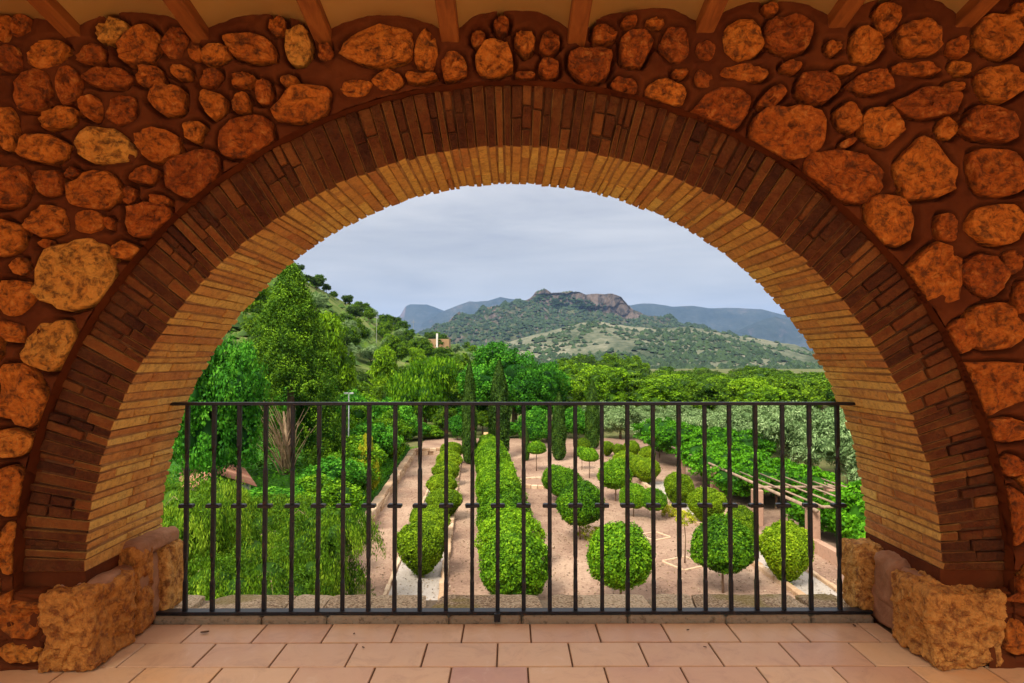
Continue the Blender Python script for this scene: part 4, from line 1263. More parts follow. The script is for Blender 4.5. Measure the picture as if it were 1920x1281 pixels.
# round planter ring and square tree pits
pc = ground(1012, 908)
ring = empty('round_planter', pc); tag(ring, 'round stone ringed planting bed in the middle of the garden square', 'planter')
for k in range(22):
    t0, t1 = 2 * PI * k / 22 + .01, 2 * PI * (k + 1) / 22 - .01
    cs = [(r_ * math.cos(t), r_ * math.sin(t), z_) for t in (t0, t1) for r_ in (0.92, 1.12) for z_ in (-0.05, 0.16)]
    v, f = bevel_block(cs, 0.02); mesh_from('stone', v, f, M['pale_stone'], ring, random.Random(k).uniform(0.3, 1))
vs = [(0.93 * math.cos(2 * PI * k / 32), 0.93 * math.sin(2 * PI * k / 32), 0.09) for k in range(32)]
mesh_from('soil', vs, [tuple(range(32))], M['earth'], ring)
def pit(p, s=0.42, where=''):
    o = empty('tree_pit', (p[0], p[1], ZG), 0.5)
    for k in range(4):
        a = k * PI / 2
        c_, s_ = math.cos(a), math.sin(a)
        cs = []
        for x in (-s, s - 0.01):
            for y in (s, s + 0.07):
                for z in (-0.03, 0.035): cs.append((x * c_ - y * s_, x * s_ + y * c_, z))
        v, f = bevel_block(cs, 0.008); mesh_from('edging', v, f, M['pale_stone'], o, 0.7)
    tag(o, where, 'tree pit', 'square edged tree pits'); return o
pit(ground(1228, 1006), 0.34, 'empty square edged pit in the gravel square left of the sapling')
pit(ground(1283, 1057), 0.42, 'square edged pit at the foot of the thin sapling')

# lollipop trees
LOL = [ # key, px of trunk foot, py of foot, crown width px, label
 ('lolly', 1163, 1138, 120, 'largest round lollipop tree, nearest the railing in the middle of the square'),
 ('lolly2', 1356, 1112, 110, 'large lollipop tree with a visible thin trunk, nearest on the right of the square'),
 ('lolly', 1088, 1012, 84, 'lollipop tree just behind the largest one, trunk and foot visible'),
 ('lolly2', 1063, 958, 62, 'lollipop tree between the round planter and the bigger one in front of it'),
 ('lolly', 1044, 940, 52, 'lollipop tree partly in front of the round planter'),
 ('lolly2', 1154, 940, 62, 'lollipop tree with broad crown standing alone right of the middle row'),
 ('lolly', 1188, 969, 48, 'small lollipop tree right of the broad crowned lone one'),
 ('lolly2', 1226, 975, 46, 'low lollipop tree touching the stone kerb of the right bed'),
 ('dome', 1006, 883, 35, 'neat small dome shaped lollipop tree behind the round planter'),
 ('dome', 1105, 897, 35, 'small dome shaped lollipop tree with thin trunk right of the third cypress'),
 ('dome', 1091, 881, 27, 'tiny lollipop tree half hidden at the foot of the rightmost cypress'),
]
for i, (key, px, py, w, lab) in enumerate(LOL):
    p = ground(px, py); s = w / F * p.y / (1.0 if key == 'dome' else 1.5)
    o = spawn(key, p, s, i * 1.3)
    tag(o, lab, 'tree', 'lollipop trees on the garden square')
# sapling and low yellow plants
sp_ = empty('sapling', ground(1284, 1056)); tag(sp_, 'thin leaning sapling with a small yellow green crown', 'sapling')
V_, T_ = clumpy([(0, 0, 1.30, 0.26, 0.26, 0.16)], 40, 0.10, 26, 0.055, 3); foliage_mesh('crown', V_, T_, M['leaf_yellow'], sp_)
trunk_mesh(sp_, [(0, 0, 0), (0.03, 0, 0.7), (-0.01, 0, 1.2)], [0.022, 0.016, 0.012], limbs=3, spread=0.12, top=0.12)
for px, py, s, lab in ((1106, 1010, 0.42, 'low yellow green plant at the foot of the tree behind the largest lollipop tree'), (1254, 968, 0.25, 'small yellow plant beside the kerb of the right bed')):
    lp = empty('low_plant', ground(px, py)); tag(lp, lab, 'plant')
    V_, T_ = clumpy([(0, 0, 0.18, s, s, 0.2)], 50, 0.10, 22, 0.06, 5 + px); foliage_mesh('foliage', V_, T_, M['leaf_yellow'], lp)

# the row of clipped shrubs in the left bed
row = [(17.3, 1.0, .96), (20.6, .92, .72), (23.4, 0.98, .72), (26.6, .95, .72), (29.6, .95, .72), (33.0, 1.0, .72), (36.0, 1.0, .75)]
names_ = ['nearest', 'second', 'third', 'fourth', 'fifth', 'sixth', 'farthest']
for i, (d, s, sz) in enumerate(row):
    x = -2.42 - (d - 17.3) * 0.048 + (0.28 if i == 2 else 0)
    o = spawn('drop' if i % 2 == 0 else 'drop2', (x, d, ZG), s, i * 1.7, sz)
    tag(o, f'clipped teardrop shrub in the left gravel bed, {names_[i]} of the row' if i else 'large teardrop clipped shrub in white gravel, nearest in the left bed', 'shrub', 'clipped shrubs in the left gravel bed')
o = spawn('drop2', (-3.05, 21.6, ZG), 0.55, 2.0, 0.6); tag(o, 'small clipped shrub tucked left of the second big one in the left bed', 'shrub', 'clipped shrubs in the left gravel bed')
# the dense hedge row in the middle
hr = [(15.6, 0.12, .92), (18.0, 0.02, .95), (20.4, -0.16, .95), (22.8, -0.28, .95), (25.2, -0.45, .96), (27.8, -0.62, .95), (30.4, -0.80, .92), (33.2, -0.98, .9), (36.0, -1.12, .88)]
hn = ['nearest', 'second', 'third', 'fourth', 'fifth', 'sixth', 'seventh', 'eighth', 'farthest']
for i, (d, x, s) in enumerate(hr):
    o = spawn('mound' if i % 2 == 0 else 'mound2', (x, d, ZG), s, i * 2.1, s * 1.0)
    tag(o, f'bright green rounded hedge bush, {hn[i]} in the central row', 'hedge bush', 'hedge bushes of the central row')
# right bed
rb = [('drop', 1474, 1096, 92, 1.25, 'largest yellow green clipped shrub, right of all the lollipop trees'),
      ('drop2', 1390, 1028, 58, 1.35, 'yellow green clipped shrub behind the gap between the two big right trees'),
      ('drop', 1326, 984, 68, 1.02, 'wide round clipped shrub in the right bed behind the sapling'),
      ('drop2', 1273, 950, 52, 1.25, 'egg shaped clipped shrub in front of the small pillar'),
      ('drop', 1212, 908, 50, 1.0, 'yellow green clipped shrub, front one of the touching far trio'),
      ('drop2', 1190, 894, 44, .95, 'yellow green clipped shrub, middle one of the touching far trio'),
      ('drop', 1170, 884, 40, .95, 'yellow green clipped shrub, rear one of the touching far trio'),
      ('drop2', 1093, 850, 26, 1.1, 'far clipped shrub left of the rightmost cypress'),
      ('drop', 1139, 856, 24, 1.2, 'far clipped shrub right of the rightmost cypress'),
      ('drop2', 1160, 858, 22, 1.2, 'far clipped shrub, middle of three before the olives'),
      ('drop', 1184, 862, 30, 1.2, 'far clipped shrub, widest of three before the olives'),
      ('drop2', 1214, 872, 28, 1.3, 'far clipped shrub against the vine canopy')]
for i, (key, px, py, w, zf, lab) in enumerate(rb):
    p = ground(px, py); s = w / F * p.y / 1.32
    o = spawn(key, p, s, i * 1.1, s * 0.82 * zf)
    tag(o, lab, 'shrub', 'clipped shrubs of the right bed')

# cypresses
for i, (px, py, top, w, lab) in enumerate([(880, 870, 675, 28, 'tall dark cypress left of the hedge row, tip near the skyline'),
        (936, 858, 676, 36, 'tall cypress standing behind the far end of the hedge row'),
        (1048, 863, 735, 27, 'dark columnar cypress behind the round planter'),
        (1111, 842, 712, 25, 'slim dark cypress, rightmost, before the olive trees'),
        (987, 864, 800, 12, 'thin young cypress beside the small dome shaped tree')]):
    p = ground(px, py); s = w / F * p.y / 0.98; hh = (at(px, top, p.y).z - ZG) / 6.12
    tag(spawn('cypress' if i % 2 == 0 else 'cypress2', p, s, i * 1.9, hh), lab, 'cypress', 'cypresses of the garden')

# ------------------------------------------------------------------ pergola on the right
pg = empty('pergola', (10.2, 24, ZG)); tag(pg, 'pergola of weathered poles on masonry pillars, half buried in vines', 'pergola')
g = None
PH = 1.38
pl = [(8.95, 22.6), (8.95, 27.2), (8.7, 31.6), (9.5, 19.6), (11.6, 22.6), (11.6, 27.2), (11.4, 31.6)]
for (x, y) in pl:
    v, f = bevel_block(box_corners(x - .17 - 10.2, x + .17 - 10.2, y - .17 - 24, y + .17 - 24, -0.05, PH - 0.1, 0.01, rr), 0.02)
    mesh_from('pillar', v, f, M['pillar'] if 'pillar' in M else M['pale_stone'], pg, 0.3)
for x0, x1, yy0, yy1 in ((9.45, 8.6, 19.2, 33), (12.0, 11.3, 19.2, 33)):
    gg = Geo(); gg.tube([(x0 - 10.2, yy0 - 24, PH - 0.05), (x1 - 10.2, yy1 - 24, PH - 0.05)], [0.06, 0.05], 8); gg.build('rail_pole', M['old_wood'], pg, smooth=True)
r0 = random.Random(8); y = 17.6
while y < 25.5 and False:
    gg = Geo(); t = (y - 17.2) / 15.8
    xa = 9.5 - 0.9 * t - 0.35 - 10.2; xb = 12.1 - 0.8 * t + 0.4 - 10.2
    gg.tube([(xa, y - 24 + r0.uniform(-.1, .1), PH + 0.045), (xb, y - 24 + r0.uniform(-.1, .1), PH + 0.05)], [0.045, 0.035], 7)
    gg.build('cross_pole', M['old_wood'], pg, smooth=True); y += r0.uniform(0.5, 0.75)
for k in range(5):
    x0 = 9.3 + k * 0.62
    gg = Geo(); gg.tube([(x0 + 0.4 - 10.2, 19.2 + 0.3 * (k % 2) - 24, PH + 0.05), (x0 - 0.0 - 10.2, 25.2 - 24, PH + 0.06)], [0.034, 0.028], 7); gg.build('long_pole', M['old_wood'], pg, smooth=True)
for y in (19.6, 22.6):
    gg = Geo(); gg.tube([(-1.3 + (22.6 - y) * .1, y - 24, PH - 0.02), (1.6 + (22.6 - y) * .1, y - 24, PH - 0.02)], [0.05, 0.05], 7); gg.build('cross_pole', M['old_wood'], pg, smooth=True)
lw = empty('terrace_wall', (9.4, 19, ZG)); tag(lw, 'low pinkish terrace wall curving below the pergola', 'wall')
stone_line(lw, (9.35, 21.6), (9.75, 15.5), 0.22, 0.42, 0.8, 'pillar', 31, rows_=1, jit=0.015)

def vine(name, lobes, n, seed, lab, cat='vine', leaf=0.14, group=None, mat='leaf_vine', rc=0.28):
    cx = sum(l[0] for l in lobes) / len(lobes); cy = sum(l[1] for l in lobes) / len(lobes)
    root = empty(name, (cx, cy, ZG))
    L = [(l[0] - cx, l[1] - cy, l[2], l[3], l[4], l[5]) for l in lobes]
    V, T = clumpy(L, n, rc, 34, leaf, seed, up=0.5, flat=0.6)
    foliage_mesh('foliage', V, T, M[mat], root, [sphere_core(l[:3], l[3:], 0.78) for l in L])
    gg = Geo(); 
    for l in L[::2]: gg.tube([(l[0], l[1], -0.1), (l[0] + .1, l[1], l[2])], [0.05, 0.03], 6)
    gg.build('stem', M['bark'], root)
    return tag(root, lab, cat, group)
vine('vine_canopy', [(9.7, 28.5, 1.15, 1.5, 1.5, .62), (10.8, 27.4, 1.15, 1.6, 1.4, .6), (9.8, 30.5, 1.3, 1.5, 1.5, .6), (11.6, 25.4, 1.05, 1.4, 1.5, .5), (10.6, 30, 1.3, 1.5, 1.5, .55), (9.5, 26.2, 0.95, 1.1, 1.4, .55), (10.6, 24.9, 1.15, 1.2, 1.1, .42), (11.5, 23.9, 1.2, 1.0, 1.0, .40)], 760, 3, 'broad bright green vine canopy over the pergola, behind the masonry pillar')
vine('vine_canopy', [(9.4, 35, 1.5, 1.7, 1.7, .8), (10.9, 34, 1.5, 1.6, 1.6, .75), (9.0, 37.5, 1.6, 1.5, 1.5, .8), (12.3, 32.5, 1.5, 1.5, 1.5, .7)], 520, 5, 'rounded bright green vine mass at the far end of the pergola')
vine('vine_canopy', [(10.3, 21.3, .8, .75, .9, .45), (11.0, 20.3, 0.8, .8, .9, .45), (11.4, 21.5, .85, .8, .8, .45)], 260, 7, 'small vine mass under the bare poles beside the pillar')
vine('vine_bush', [(10.75, 18.6, 1.1, .8, .9, .9), (11.2, 19.4, 1.3, .9, 1.0, .8), (10.35, 17.6, .6, .6, .8, .65), (11.7, 17.9, 1.1, 1.0, 1.0, 1.0)], 460, 9, 'vivid green leafy bush on the terrace beside the right end of the railing', 'bush')

def drooper(seed, rx, rz, zc, ns=360, per=90):
    """mound of arching sprays whose leafy tips hang down"""
    q = np.random.default_rng(seed)
    L = np.array(lobes_in(rx, rx, rz, zc, 8, seed, (0.3, 0.5)))
    li = q.integers(0, len(L), ns * 2); d = unit(ns * 2, q); d[:, 2] = d[:, 2] * 0.8 + 0.25; d /= np.linalg.norm(d, axis=1, keepdims=True)
    c = L[li, :3] + d * L[li, 3:] * 0.9
    keep = np.ones(len(c), bool)
    for k in range(len(L)): keep &= (np.linalg.norm((c - L[k, :3]) / L[k, 3:], axis=1) > 0.72) | (li == k)
    c, d = c[keep][:ns], d[keep][:ns]; m_ = len(c)
    ln = q.uniform(0.45, 1.15, m_); hd = d.copy(); hd[:, 2] = 0; hd /= np.linalg.norm(hd, axis=1, keepdims=True) + 1e-6
    u = q.random((m_, per)) ** 0.7
    P = c[:, None, :] + hd[:, None, :] * (ln[:, None] * 0.55 * u)[..., None]
    P[..., 2] += (0.22 * np.sin(u * 2.2) - 0.95 * u ** 2.2) * ln[:, None]
    wd = 0.035 + 0.07 * (1 - u)
    P += q.normal(0, 1, P.shape) * wd[..., None]
    # sprigs hanging from each spray
    P[..., 2] -= q.random(u.shape) * 0.16
    ct = q.uniform(-0.05, 0.75, m_)
    T = (ct[:, None] + 0.25 * u + q.uniform(-.15, .15, u.shape)).ravel()
    P = P.reshape(-1, 3); D = np.repeat(d, per, 0)
    root = empty('weeping_shrub')
    V = quads(P, D, 0.105, q, 0.22, (0, 0, -1), 0.7)
    V2, T2 = clumpy(L, 240, 0.22, 22, 0.10, seed + 1, up=0.2, aspect=0.4)
    foliage_mesh('crown', np.vstack([V, V2]), np.concatenate([T, T2 * 0.4]), M['leaf_weeping'], root, [sphere_core(l[:3], l[3:], 0.6) for l in L])  # inner leaves darkened too, shade between sprays put into their tint
    trunk_mesh(root, [(0, 0, -0.1), (0.03, 0, 0.7), (0, 0, 1.3)], [0.10, 0.08, 0.05], limbs=5, spread=rx * 0.5, top=rz * 0.5, seed=seed)
    # a few bare twigs standing out
    g_ = Geo()
    for k in range(9):
        i = int(q.integers(0, m_)); a = Vector(c[i]); h_ = Vector(hd[i]); l_ = float(ln[i]) * 1.1
        g_.tube([a, a + h_ * l_ * .35 + Vector((0, 0, .16)), a + h_ * l_ * .8 + Vector((0, 0, -.08))], [0.010, 0.007, 0.003], 4)
    g_.build('twigs', M['dead_wood'], root)
    return root
# ------------------------------------------------------------------ trees round the garden
ORD = ['first', 'second', 'third', 'fourth', 'fifth', 'sixth', 'seventh', 'eighth', 'ninth', 'tenth', 'eleventh', 'twelfth', 'thirteenth', 'fourteenth', 'fifteenth', 'sixteenth', 'seventeenth', 'eighteenth', 'nineteenth', 'twentieth']
def nth(k):
    if k < 20: return ORD[k]
    tens = {2: 'twenty', 3: 'thirty', 4: 'forty', 5: 'fifty', 6: 'sixty', 7: 'seventy'}
    a, b_ = divmod(k + 1, 10)
    if b_ == 0: return {3: 'thirtieth', 4: 'fortieth', 5: 'fiftieth', 6: 'sixtieth', 7: 'seventieth'}[a]
    return tens[a] + ' ' + ORD[b_ - 1]
named = []                      # (object, px, text with {} for the rank) ranked from the left at the end
def rank_labels():
    groups = {}
    for o, px, txt in named: groups.setdefault(txt, []).append((px, o))
    for txt, lst in groups.items():
        for k, (_, o) in enumerate(sorted(lst, key=lambda t: t[0])):
            o['label'] = txt.format(nth(k))

def cone_tree(seed, h, r_, mat, n, leaf, name='conifer'):
    """tall conifer with a pointed dense crown made of upswept tufts"""
    q = np.random.default_rng(seed)
    m_ = n // 46
    u = q.random(m_) ** 0.85; t = q.uniform(0, 2 * PI, m_)
    prof = np.interp(u, [0, 0.1, 0.3, 0.5, 0.75, 0.92, 1], [0.75, 0.95, 1.0, 0.82, 0.50, 0.22, 0.03])
    rad = r_ * prof * q.uniform(0.55, 1.07, m_)
    C = np.stack([rad * np.cos(t), rad * np.sin(t), h * 0.1 + u * h * 0.9], 1)
    open_ = (np.abs(((t + PI / 2 + PI) % (2 * PI)) - PI) < 0.80) & (u < 0.36)
    C, t, u = C[~open_], t[~open_], u[~open_]; m_ = len(C)
    ct = q.uniform(0.0, 0.75, m_); rc = q.uniform(0.20, 0.46, m_)
    P = np.repeat(C, 46, 0)
    d2 = unit(len(P), q) + np.repeat(np.stack([np.cos(t), np.sin(t), np.full(m_, .7)], 1), 46, 0) * 0.6
    d2 /= np.linalg.norm(d2, axis=1, keepdims=True)
    P = P + d2 * np.repeat(rc, 46)[:, None] * np.array([1, 1, 1.3]) * q.uniform(0.4, 1, len(P))[:, None]
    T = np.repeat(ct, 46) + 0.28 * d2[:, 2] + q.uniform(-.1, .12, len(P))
    root = empty(name)
    V = quads(P, d2, leaf, q, 0.55, None, 0.7)
    g_ = Geo(); z_ = np.linspace(0.42, 1, 10)
    g_.tube([(0, 0.1, h * 0.1 + z * h * 0.88) for z in z_], [r_ * 0.62 * np.interp(z, [0, 0.3, 0.5, 0.75, 0.92, 1], [0.9, 1.0, 0.82, 0.50, 0.22, 0.02]) for z in z_], 12)
    foliage_mesh('crown', V, T, M[mat], root, [(np.array(g_.v), np.array([f for f in g_.f if len(f) == 4]))])
    trunk_mesh(root, [(0, 0, -0.2), (0.05, 0, h * 0.3), (0, 0, h * 0.85)], [0.30, 0.2, 0.05])
    return root

big = cone_tree(5, 10.1, 2.25, 'leaf_conifer', 76000, 0.095)
pb = ground(545, 905); big.location = (px_x(545, 29), 29, ZG)
tag(big, 'tall pointed conifer with bare pale lower branches behind the railing', 'conifer')
g = Geo(); r0 = random.Random(6)
for k in range(46):
    a = r0.uniform(-1.25, 1.25) - PI / 2; L = r0.uniform(1.7, 3.6)
    sx_, sy_ = math.cos(a), math.sin(a)
    z0 = r0.uniform(0.2, 1.4); p0 = Vector((r0.uniform(-.25, .25), -0.15 + r0.uniform(-.2, 0), z0)); pts = [p0]
    lean = r0.uniform(0.12, 0.62)
    for j in range(1, 6):
        u = j / 5
        pts.append(p0 + Vector((sx_ * lean * L * u ** 1.3 + r0.uniform(-.06, .06), sy_ * (0.35 + lean * 0.5) * L * u ** 1.2, L * u * 0.93 + r0.uniform(-.05, .05))))
    g.tube(pts, [0.036 * (1 - 0.8 * j / 5) for j in range(6)], 5)
g.tube([(0, -0.1, -0.1), (0.05, -0.3, 1.6), (-0.1, -0.5, 3.6)], [0.12, 0.09, 0.05], 8)
g.build('bare_branches', M['dead_wood'], big, smooth=True)

proto('broad', tree('broadleaf_tree', 'leaf_broad', lobes_in(2.6, 2.6, 2.8, 4.0, 13, 4, (0.25, 0.5)), 520, 0.42, 50, 0.16, 4, 2.0, 0.16, core=0.5))
proto('broad2', tree('broadleaf_tree', 'leaf_broad', lobes_in(3.2, 3.2, 2.6, 3.9, 15, 9, (0.25, 0.48)), 640, 0.44, 50, 0.17, 9, 2.0, 0.18, core=0.5))
proto('weep', drooper(6, 1.7, 1.7, 2.0)); proto('weep2', drooper(16, 1.6, 1.9, 2.0))
proto('willow', tree('weeping_tree', 'leaf_topiary', lobes_in(1.7, 1.7, 1.7, 2.2, 8, 6, (0.3, 0.5)), 420, 0.30, 30, 0.20, 6, 1.2, 0.09, up=-0.5, aspect=0.3, hang=(0, 0, -1), flat=1.6, jit=0.5))
proto('hedge', tree('garden_shrub', 'leaf_hedge', lobes_in(1.2, 1.2, 1.2, 1.3, 7, 26), 330, 0.26, 30, 0.13, 26, 0.6, 0.05))
proto('hedge2', tree('garden_shrub', 'leaf_broad', lobes_in(1.2, 1.2, 1.3, 1.35, 8, 36), 330, 0.26, 30, 0.13, 36, 0.6, 0.05))
proto('pine', tree('pine_tree', 'leaf_pine', lobes_in(2.4, 2.4, 1.9, 3.6, 9, 44, (0.3, 0.5)), 300, 0.42, 26, 0.24, 44, 2.3, 0.13, aspect=0.4, up=0.7))
proto('pine2', tree('pine_tree', 'leaf_pine', lobes_in(2.1, 2.1, 2.2, 3.4, 8, 54, (0.3, 0.5)), 300, 0.42, 26, 0.24, 54, 2.1, 0.13, aspect=0.4, up=0.7))
proto('pine3', tree('pine_tree', 'leaf_dark_pine', lobes_in(2.4, 2.4, 1.7, 3.4, 9, 64, (0.3, 0.5)), 300, 0.42, 26, 0.24, 64, 2.3, 0.13, aspect=0.4, up=0.7))
proto('pine4', tree('pine_tree', 'leaf_bright_pine', lobes_in(2.3, 2.3, 2.1, 3.4, 9, 74, (0.3, 0.5)), 340, 0.42, 28, 0.24, 74, 2.1, 0.13, aspect=0.4, up=0.7))
proto('olive', tree('olive_tree', 'leaf_olive', lobes_in(1.8, 1.8, 1.3, 2.1, 9, 84, (0.3, 0.55)), 380, 0.34, 30, 0.17, 84, 1.0, 0.12, aspect=0.3, up=0.7))
proto('olive2', tree('olive_tree', 'leaf_olive', lobes_in(1.7, 1.7, 1.5, 2.1, 8, 94, (0.3, 0.5)), 380, 0.34, 30, 0.17, 94, 1.0, 0.12, aspect=0.3, up=0.7))
def wp(px, base, top, w, key, lab, cat, d=None, nat_w=5.2, nat_h=6.8, z=ZG, group=None, rz=0.0):
    """place by pixel column and depth; scaled to the height and width it has in the photograph"""
    if d is None: d = ground(px, base).y
    x = px_x(px, d); zt = EYE + (672 - top) / F * d
    s = w / F * d / nat_w; sz = (zt - z) / nat_h
    o = spawn(key, (x, d, z), s, rz, sz); tag(o, lab, cat, group); return o

wp(408, 0, 592, 165, 'broad', 'glossy broadleaf tree half hidden by the left side of the arch', 'tree', d=23, z=ZG)
wp(350, 0, 640, 170, 'broad2', 'dark leafy tree at the extreme left of the arch opening', 'tree', d=26, nat_w=6.2, nat_h=6.4, rz=1)
wp(598, 0, 700, 90, 'broad', 'slim bright broadleaf tree right of the tall conifer', 'tree', d=31, rz=2)
wp(612, 0, 592, 96, 'pine4', 'light yellow green pine rising right behind the tall conifer', 'pine', d=42, nat_w=4.6, nat_h=5.6)
wp(560, 0, 640, 120, 'broad2', 'green tree behind the tall conifer', 'tree', d=38, nat_w=6.2, nat_h=6.4, rz=3)
wp(965, 0, 640, 185, 'broad2', 'big rounded deep green tree behind the far end of the garden', 'tree', d=50, nat_w=6.2, nat_h=6.4)
wp(918, 0, 665, 90, 'broad', 'green tree between the two tallest cypresses', 'tree', d=53, rz=2)
wp(1010, 0, 668, 90, 'broad', 'right shoulder tree of the big rounded green tree', 'tree', d=48, rz=4)
wp(797, 0, 660, 130, 'willow', 'wide drooping tree with a pointed top left of the tallest cypress', 'tree', d=52, nat_w=3.5, nat_h=4.0)
wp(722, 0, 652, 60, 'pine4', 'narrow yellow green pine left of the wide drooping tree', 'pine', d=62, nat_w=4.6, nat_h=5.6)
wp(665, 0, 690, 66, 'pine3', 'dark tree behind the white lamp post', 'tree', d=56, nat_w=4.8, nat_h=5.2)
wp(1000, 0, 765, 60, 'hedge2', 'bright leafy shrub behind the small dome shaped tree', 'shrub', d=42, nat_w=2.5, nat_h=2.7)
wp(1430, 0, 728, 100, 'pine4', 'solitary bright pine standing among the olive trees', 'pine', d=50, nat_w=4.6, nat_h=5.6, rz=1)

# weeping shrubs below on the left
wl_ = [(322, 13.6, 880, .86, 'weep'), (338, 16.8, 836, .95, 'weep2'), (395, 12.4, 985, .72, 'weep2'), (448, 14.6, 935, .84, 'weep'), (505, 12.8, 975, .74, 'weep2'),
       (585, 14.2, 915, .80, 'weep'), (500, 17.0, 905, .86, 'weep'), (425, 17.5, 900, .85, 'weep2'), (570, 17.5, 905, .8, 'weep2')]
wn_ = ['leftmost weeping shrub beside the brick, front one', 'tall weeping shrub beside the brick, rear one', 'drooping green shrub low at the left behind the railing', 'drooping yellow green shrub left of the middle of its clump',
       'drooping shrub in the middle of the clump below the conifer', 'drooping shrub with the rightmost arching branches of its clump', 'rear drooping shrub just below the pale branches', 'low drooping shrub below the red roof', 'rear drooping shrub right of the pale branches']
for i, (px, d, top, s_, key) in enumerate(wl_):
    zt_ = EYE + (672 - top) / F * d
    tag(spawn(key, (px_x(px, d), d, ZG), s_, i * 1.3, (zt_ - ZG) / 4.05), wn_[i], 'shrub', 'weeping shrubs below the railing')
# hedge of shrubs along the left wall
r0 = random.Random(15); i = 0
HL = []
for d in (17.5, 19.5, 21.5, 23.6, 26, 28.5, 31, 33.5, 36, 38.5):
    x = -4.95 - (d - 15.2) * 0.052 - 1.25
    HL.append((x + r0.uniform(-.2, .2), d, 1.2 + (d - 17) * 0.068))
HL += [(x - 1.8, d + 0.8, h * (1.25 if d > 30 else 0.62)) for (x, d, h) in HL if d < 22 or d > 30]
for i, (x, d, h) in enumerate(HL):
    key = 'hedge' if i % 3 else 'hedge2'
    o = spawn(key, (x, d, ZG + 0.3), 0.95 + 0.02 * i, i * 1.9, h / 2.55 * 1.12)
    front = i < 10
    tag(o, f"leafy green shrub beside the left retaining wall, {['nearest', 'second', 'third', 'fourth', 'fifth', 'sixth', 'seventh', 'eighth', 'ninth', 'farthest'][i % 10]} of the {'front' if front else 'back'} line", 'shrub', 'shrubs along the left retaining wall')
o = wp(692, 0, 800, 40, 'hedge', 'shrub touched with yellow foliage above the retaining wall', 'shrub', d=26, nat_w=2.5, nat_h=2.7, z=ZG + .3)
for ch in o.children:
    if ch.name.startswith('crown'):
        ch.data = ch.data.copy(); ch.data.materials[0] = M['leaf_yellow']
# green bank between them and the wall
vs = []; fs = []
for k in range(20):
    d = 12 + k * 1.45
    x = -4.95 - (d - 15.2) * 0.052
    for (dx, z) in ((0.08, ZG + 0.02), (-0.05, ZG + 0.36), (-1.2, ZG + 0.55), (-3.5, ZG + 0.7), (-30, ZG + 0.9)): vs.append((x + dx, d, z))
for k in range(19):
    for j in range(4): fs.append((k * 5 + j, (k + 1) * 5 + j, (k + 1) * 5 + j + 1, k * 5 + j + 1))
tag(mesh_from('green_bank', vs, fs, M['grass_bank']), kind='structure')
q = np.random.default_rng(41); n = 44000
dd = q.uniform(13, 39, n); off = np.where(q.random(n) < 0.5, np.abs(q.normal(0, 0.9, n)), q.uniform(0, 11, n)) + 0.02
P = np.stack([-4.98 - (dd - 15.2) * 0.052 - off, dd, ZG + 0.40 + np.minimum(off, 1.5) * 0.16 + q.random(n) * (0.22 + 0.25 * (off > 2.5))], 1)
o = mesh_from('ground_cover', quads(P, np.tile([0.4, -0.2, 1.0], (n, 1)), 0.13, q, 0.5), np.arange(n * 4).reshape(n, 4), M['leaf_vine'], tint=np.repeat(q.uniform(0.1, 0.7, n), 4))
tag(o, 'low bright green ground cover on the bank above the left wall', 'ground cover', kind='stuff')

# darker shrubs closing the far end of the garden
FE = [(700, 47, 775, 50, 'hedge2'), (740, 45, 790, 50, 'hedge'), (772, 46, 785, 60, 'hedge2'), (806, 47, 792, 54, 'hedge'), (836, 48, 765, 50, 'pine'), (858, 46, 780, 40, 'hedge2'), (905, 49, 770, 50, 'pine'),
      (880, 52, 745, 60, 'hedge2'), (830, 55, 740, 70, 'pine3'), (760, 54, 760, 70, 'pine2'), (956, 47, 790, 40, 'hedge2'), (1025, 45, 790, 50, 'hedge2'), (1075, 47, 765, 60, 'hedge2'), (1060, 52, 740, 60, 'pine'), (1105, 50, 790, 50, 'hedge'), (700, 52, 745, 60, 'pine2'), (742, 58, 725, 50, 'pine3'), (655, 50, 790, 60, 'hedge2')]
for i, (px, d, top, w, key) in enumerate(FE):
    nw, nh = (2.5, 2.7) if key.startswith('hedge') else (4.8, 5.5)
    left = px < 870
    o = wp(px, 0, top, w, key, 'dark leafy shrub', 'shrub', d=d, nat_w=nw, nat_h=nh, group='thicket left of the tall cypresses' if left else 'thicket behind the cypresses', rz=i * 1.7)
    named.append((o, px, '{} shrub from the left in the dark thicket ' + ('beyond the left path' if left else 'behind the cypresses')))
# low clipped hedge strip beyond the wall
for (px, d, w, lab) in ((735, 41.5, 80, 'low grassy green strip beyond the end wall, left part'), (800, 41.8, 70, 'low grassy green strip beyond the end wall, right part')):
    wp(px, 0, 842, w, 'hedge', lab, 'hedge', d=d, nat_w=2.5, nat_h=2.7)

# brick red gate house corner glimpsed behind the cypresses
hw = Geo(); hw.box(px_x(907, 44), px_x(915, 44), 44, 44.4, ZG - .1, ZG + .75)
tag(hw.build('garden_pier', M['side_plaster']), 'small reddish pier glimpsed between the two tallest cypresses', 'pier')

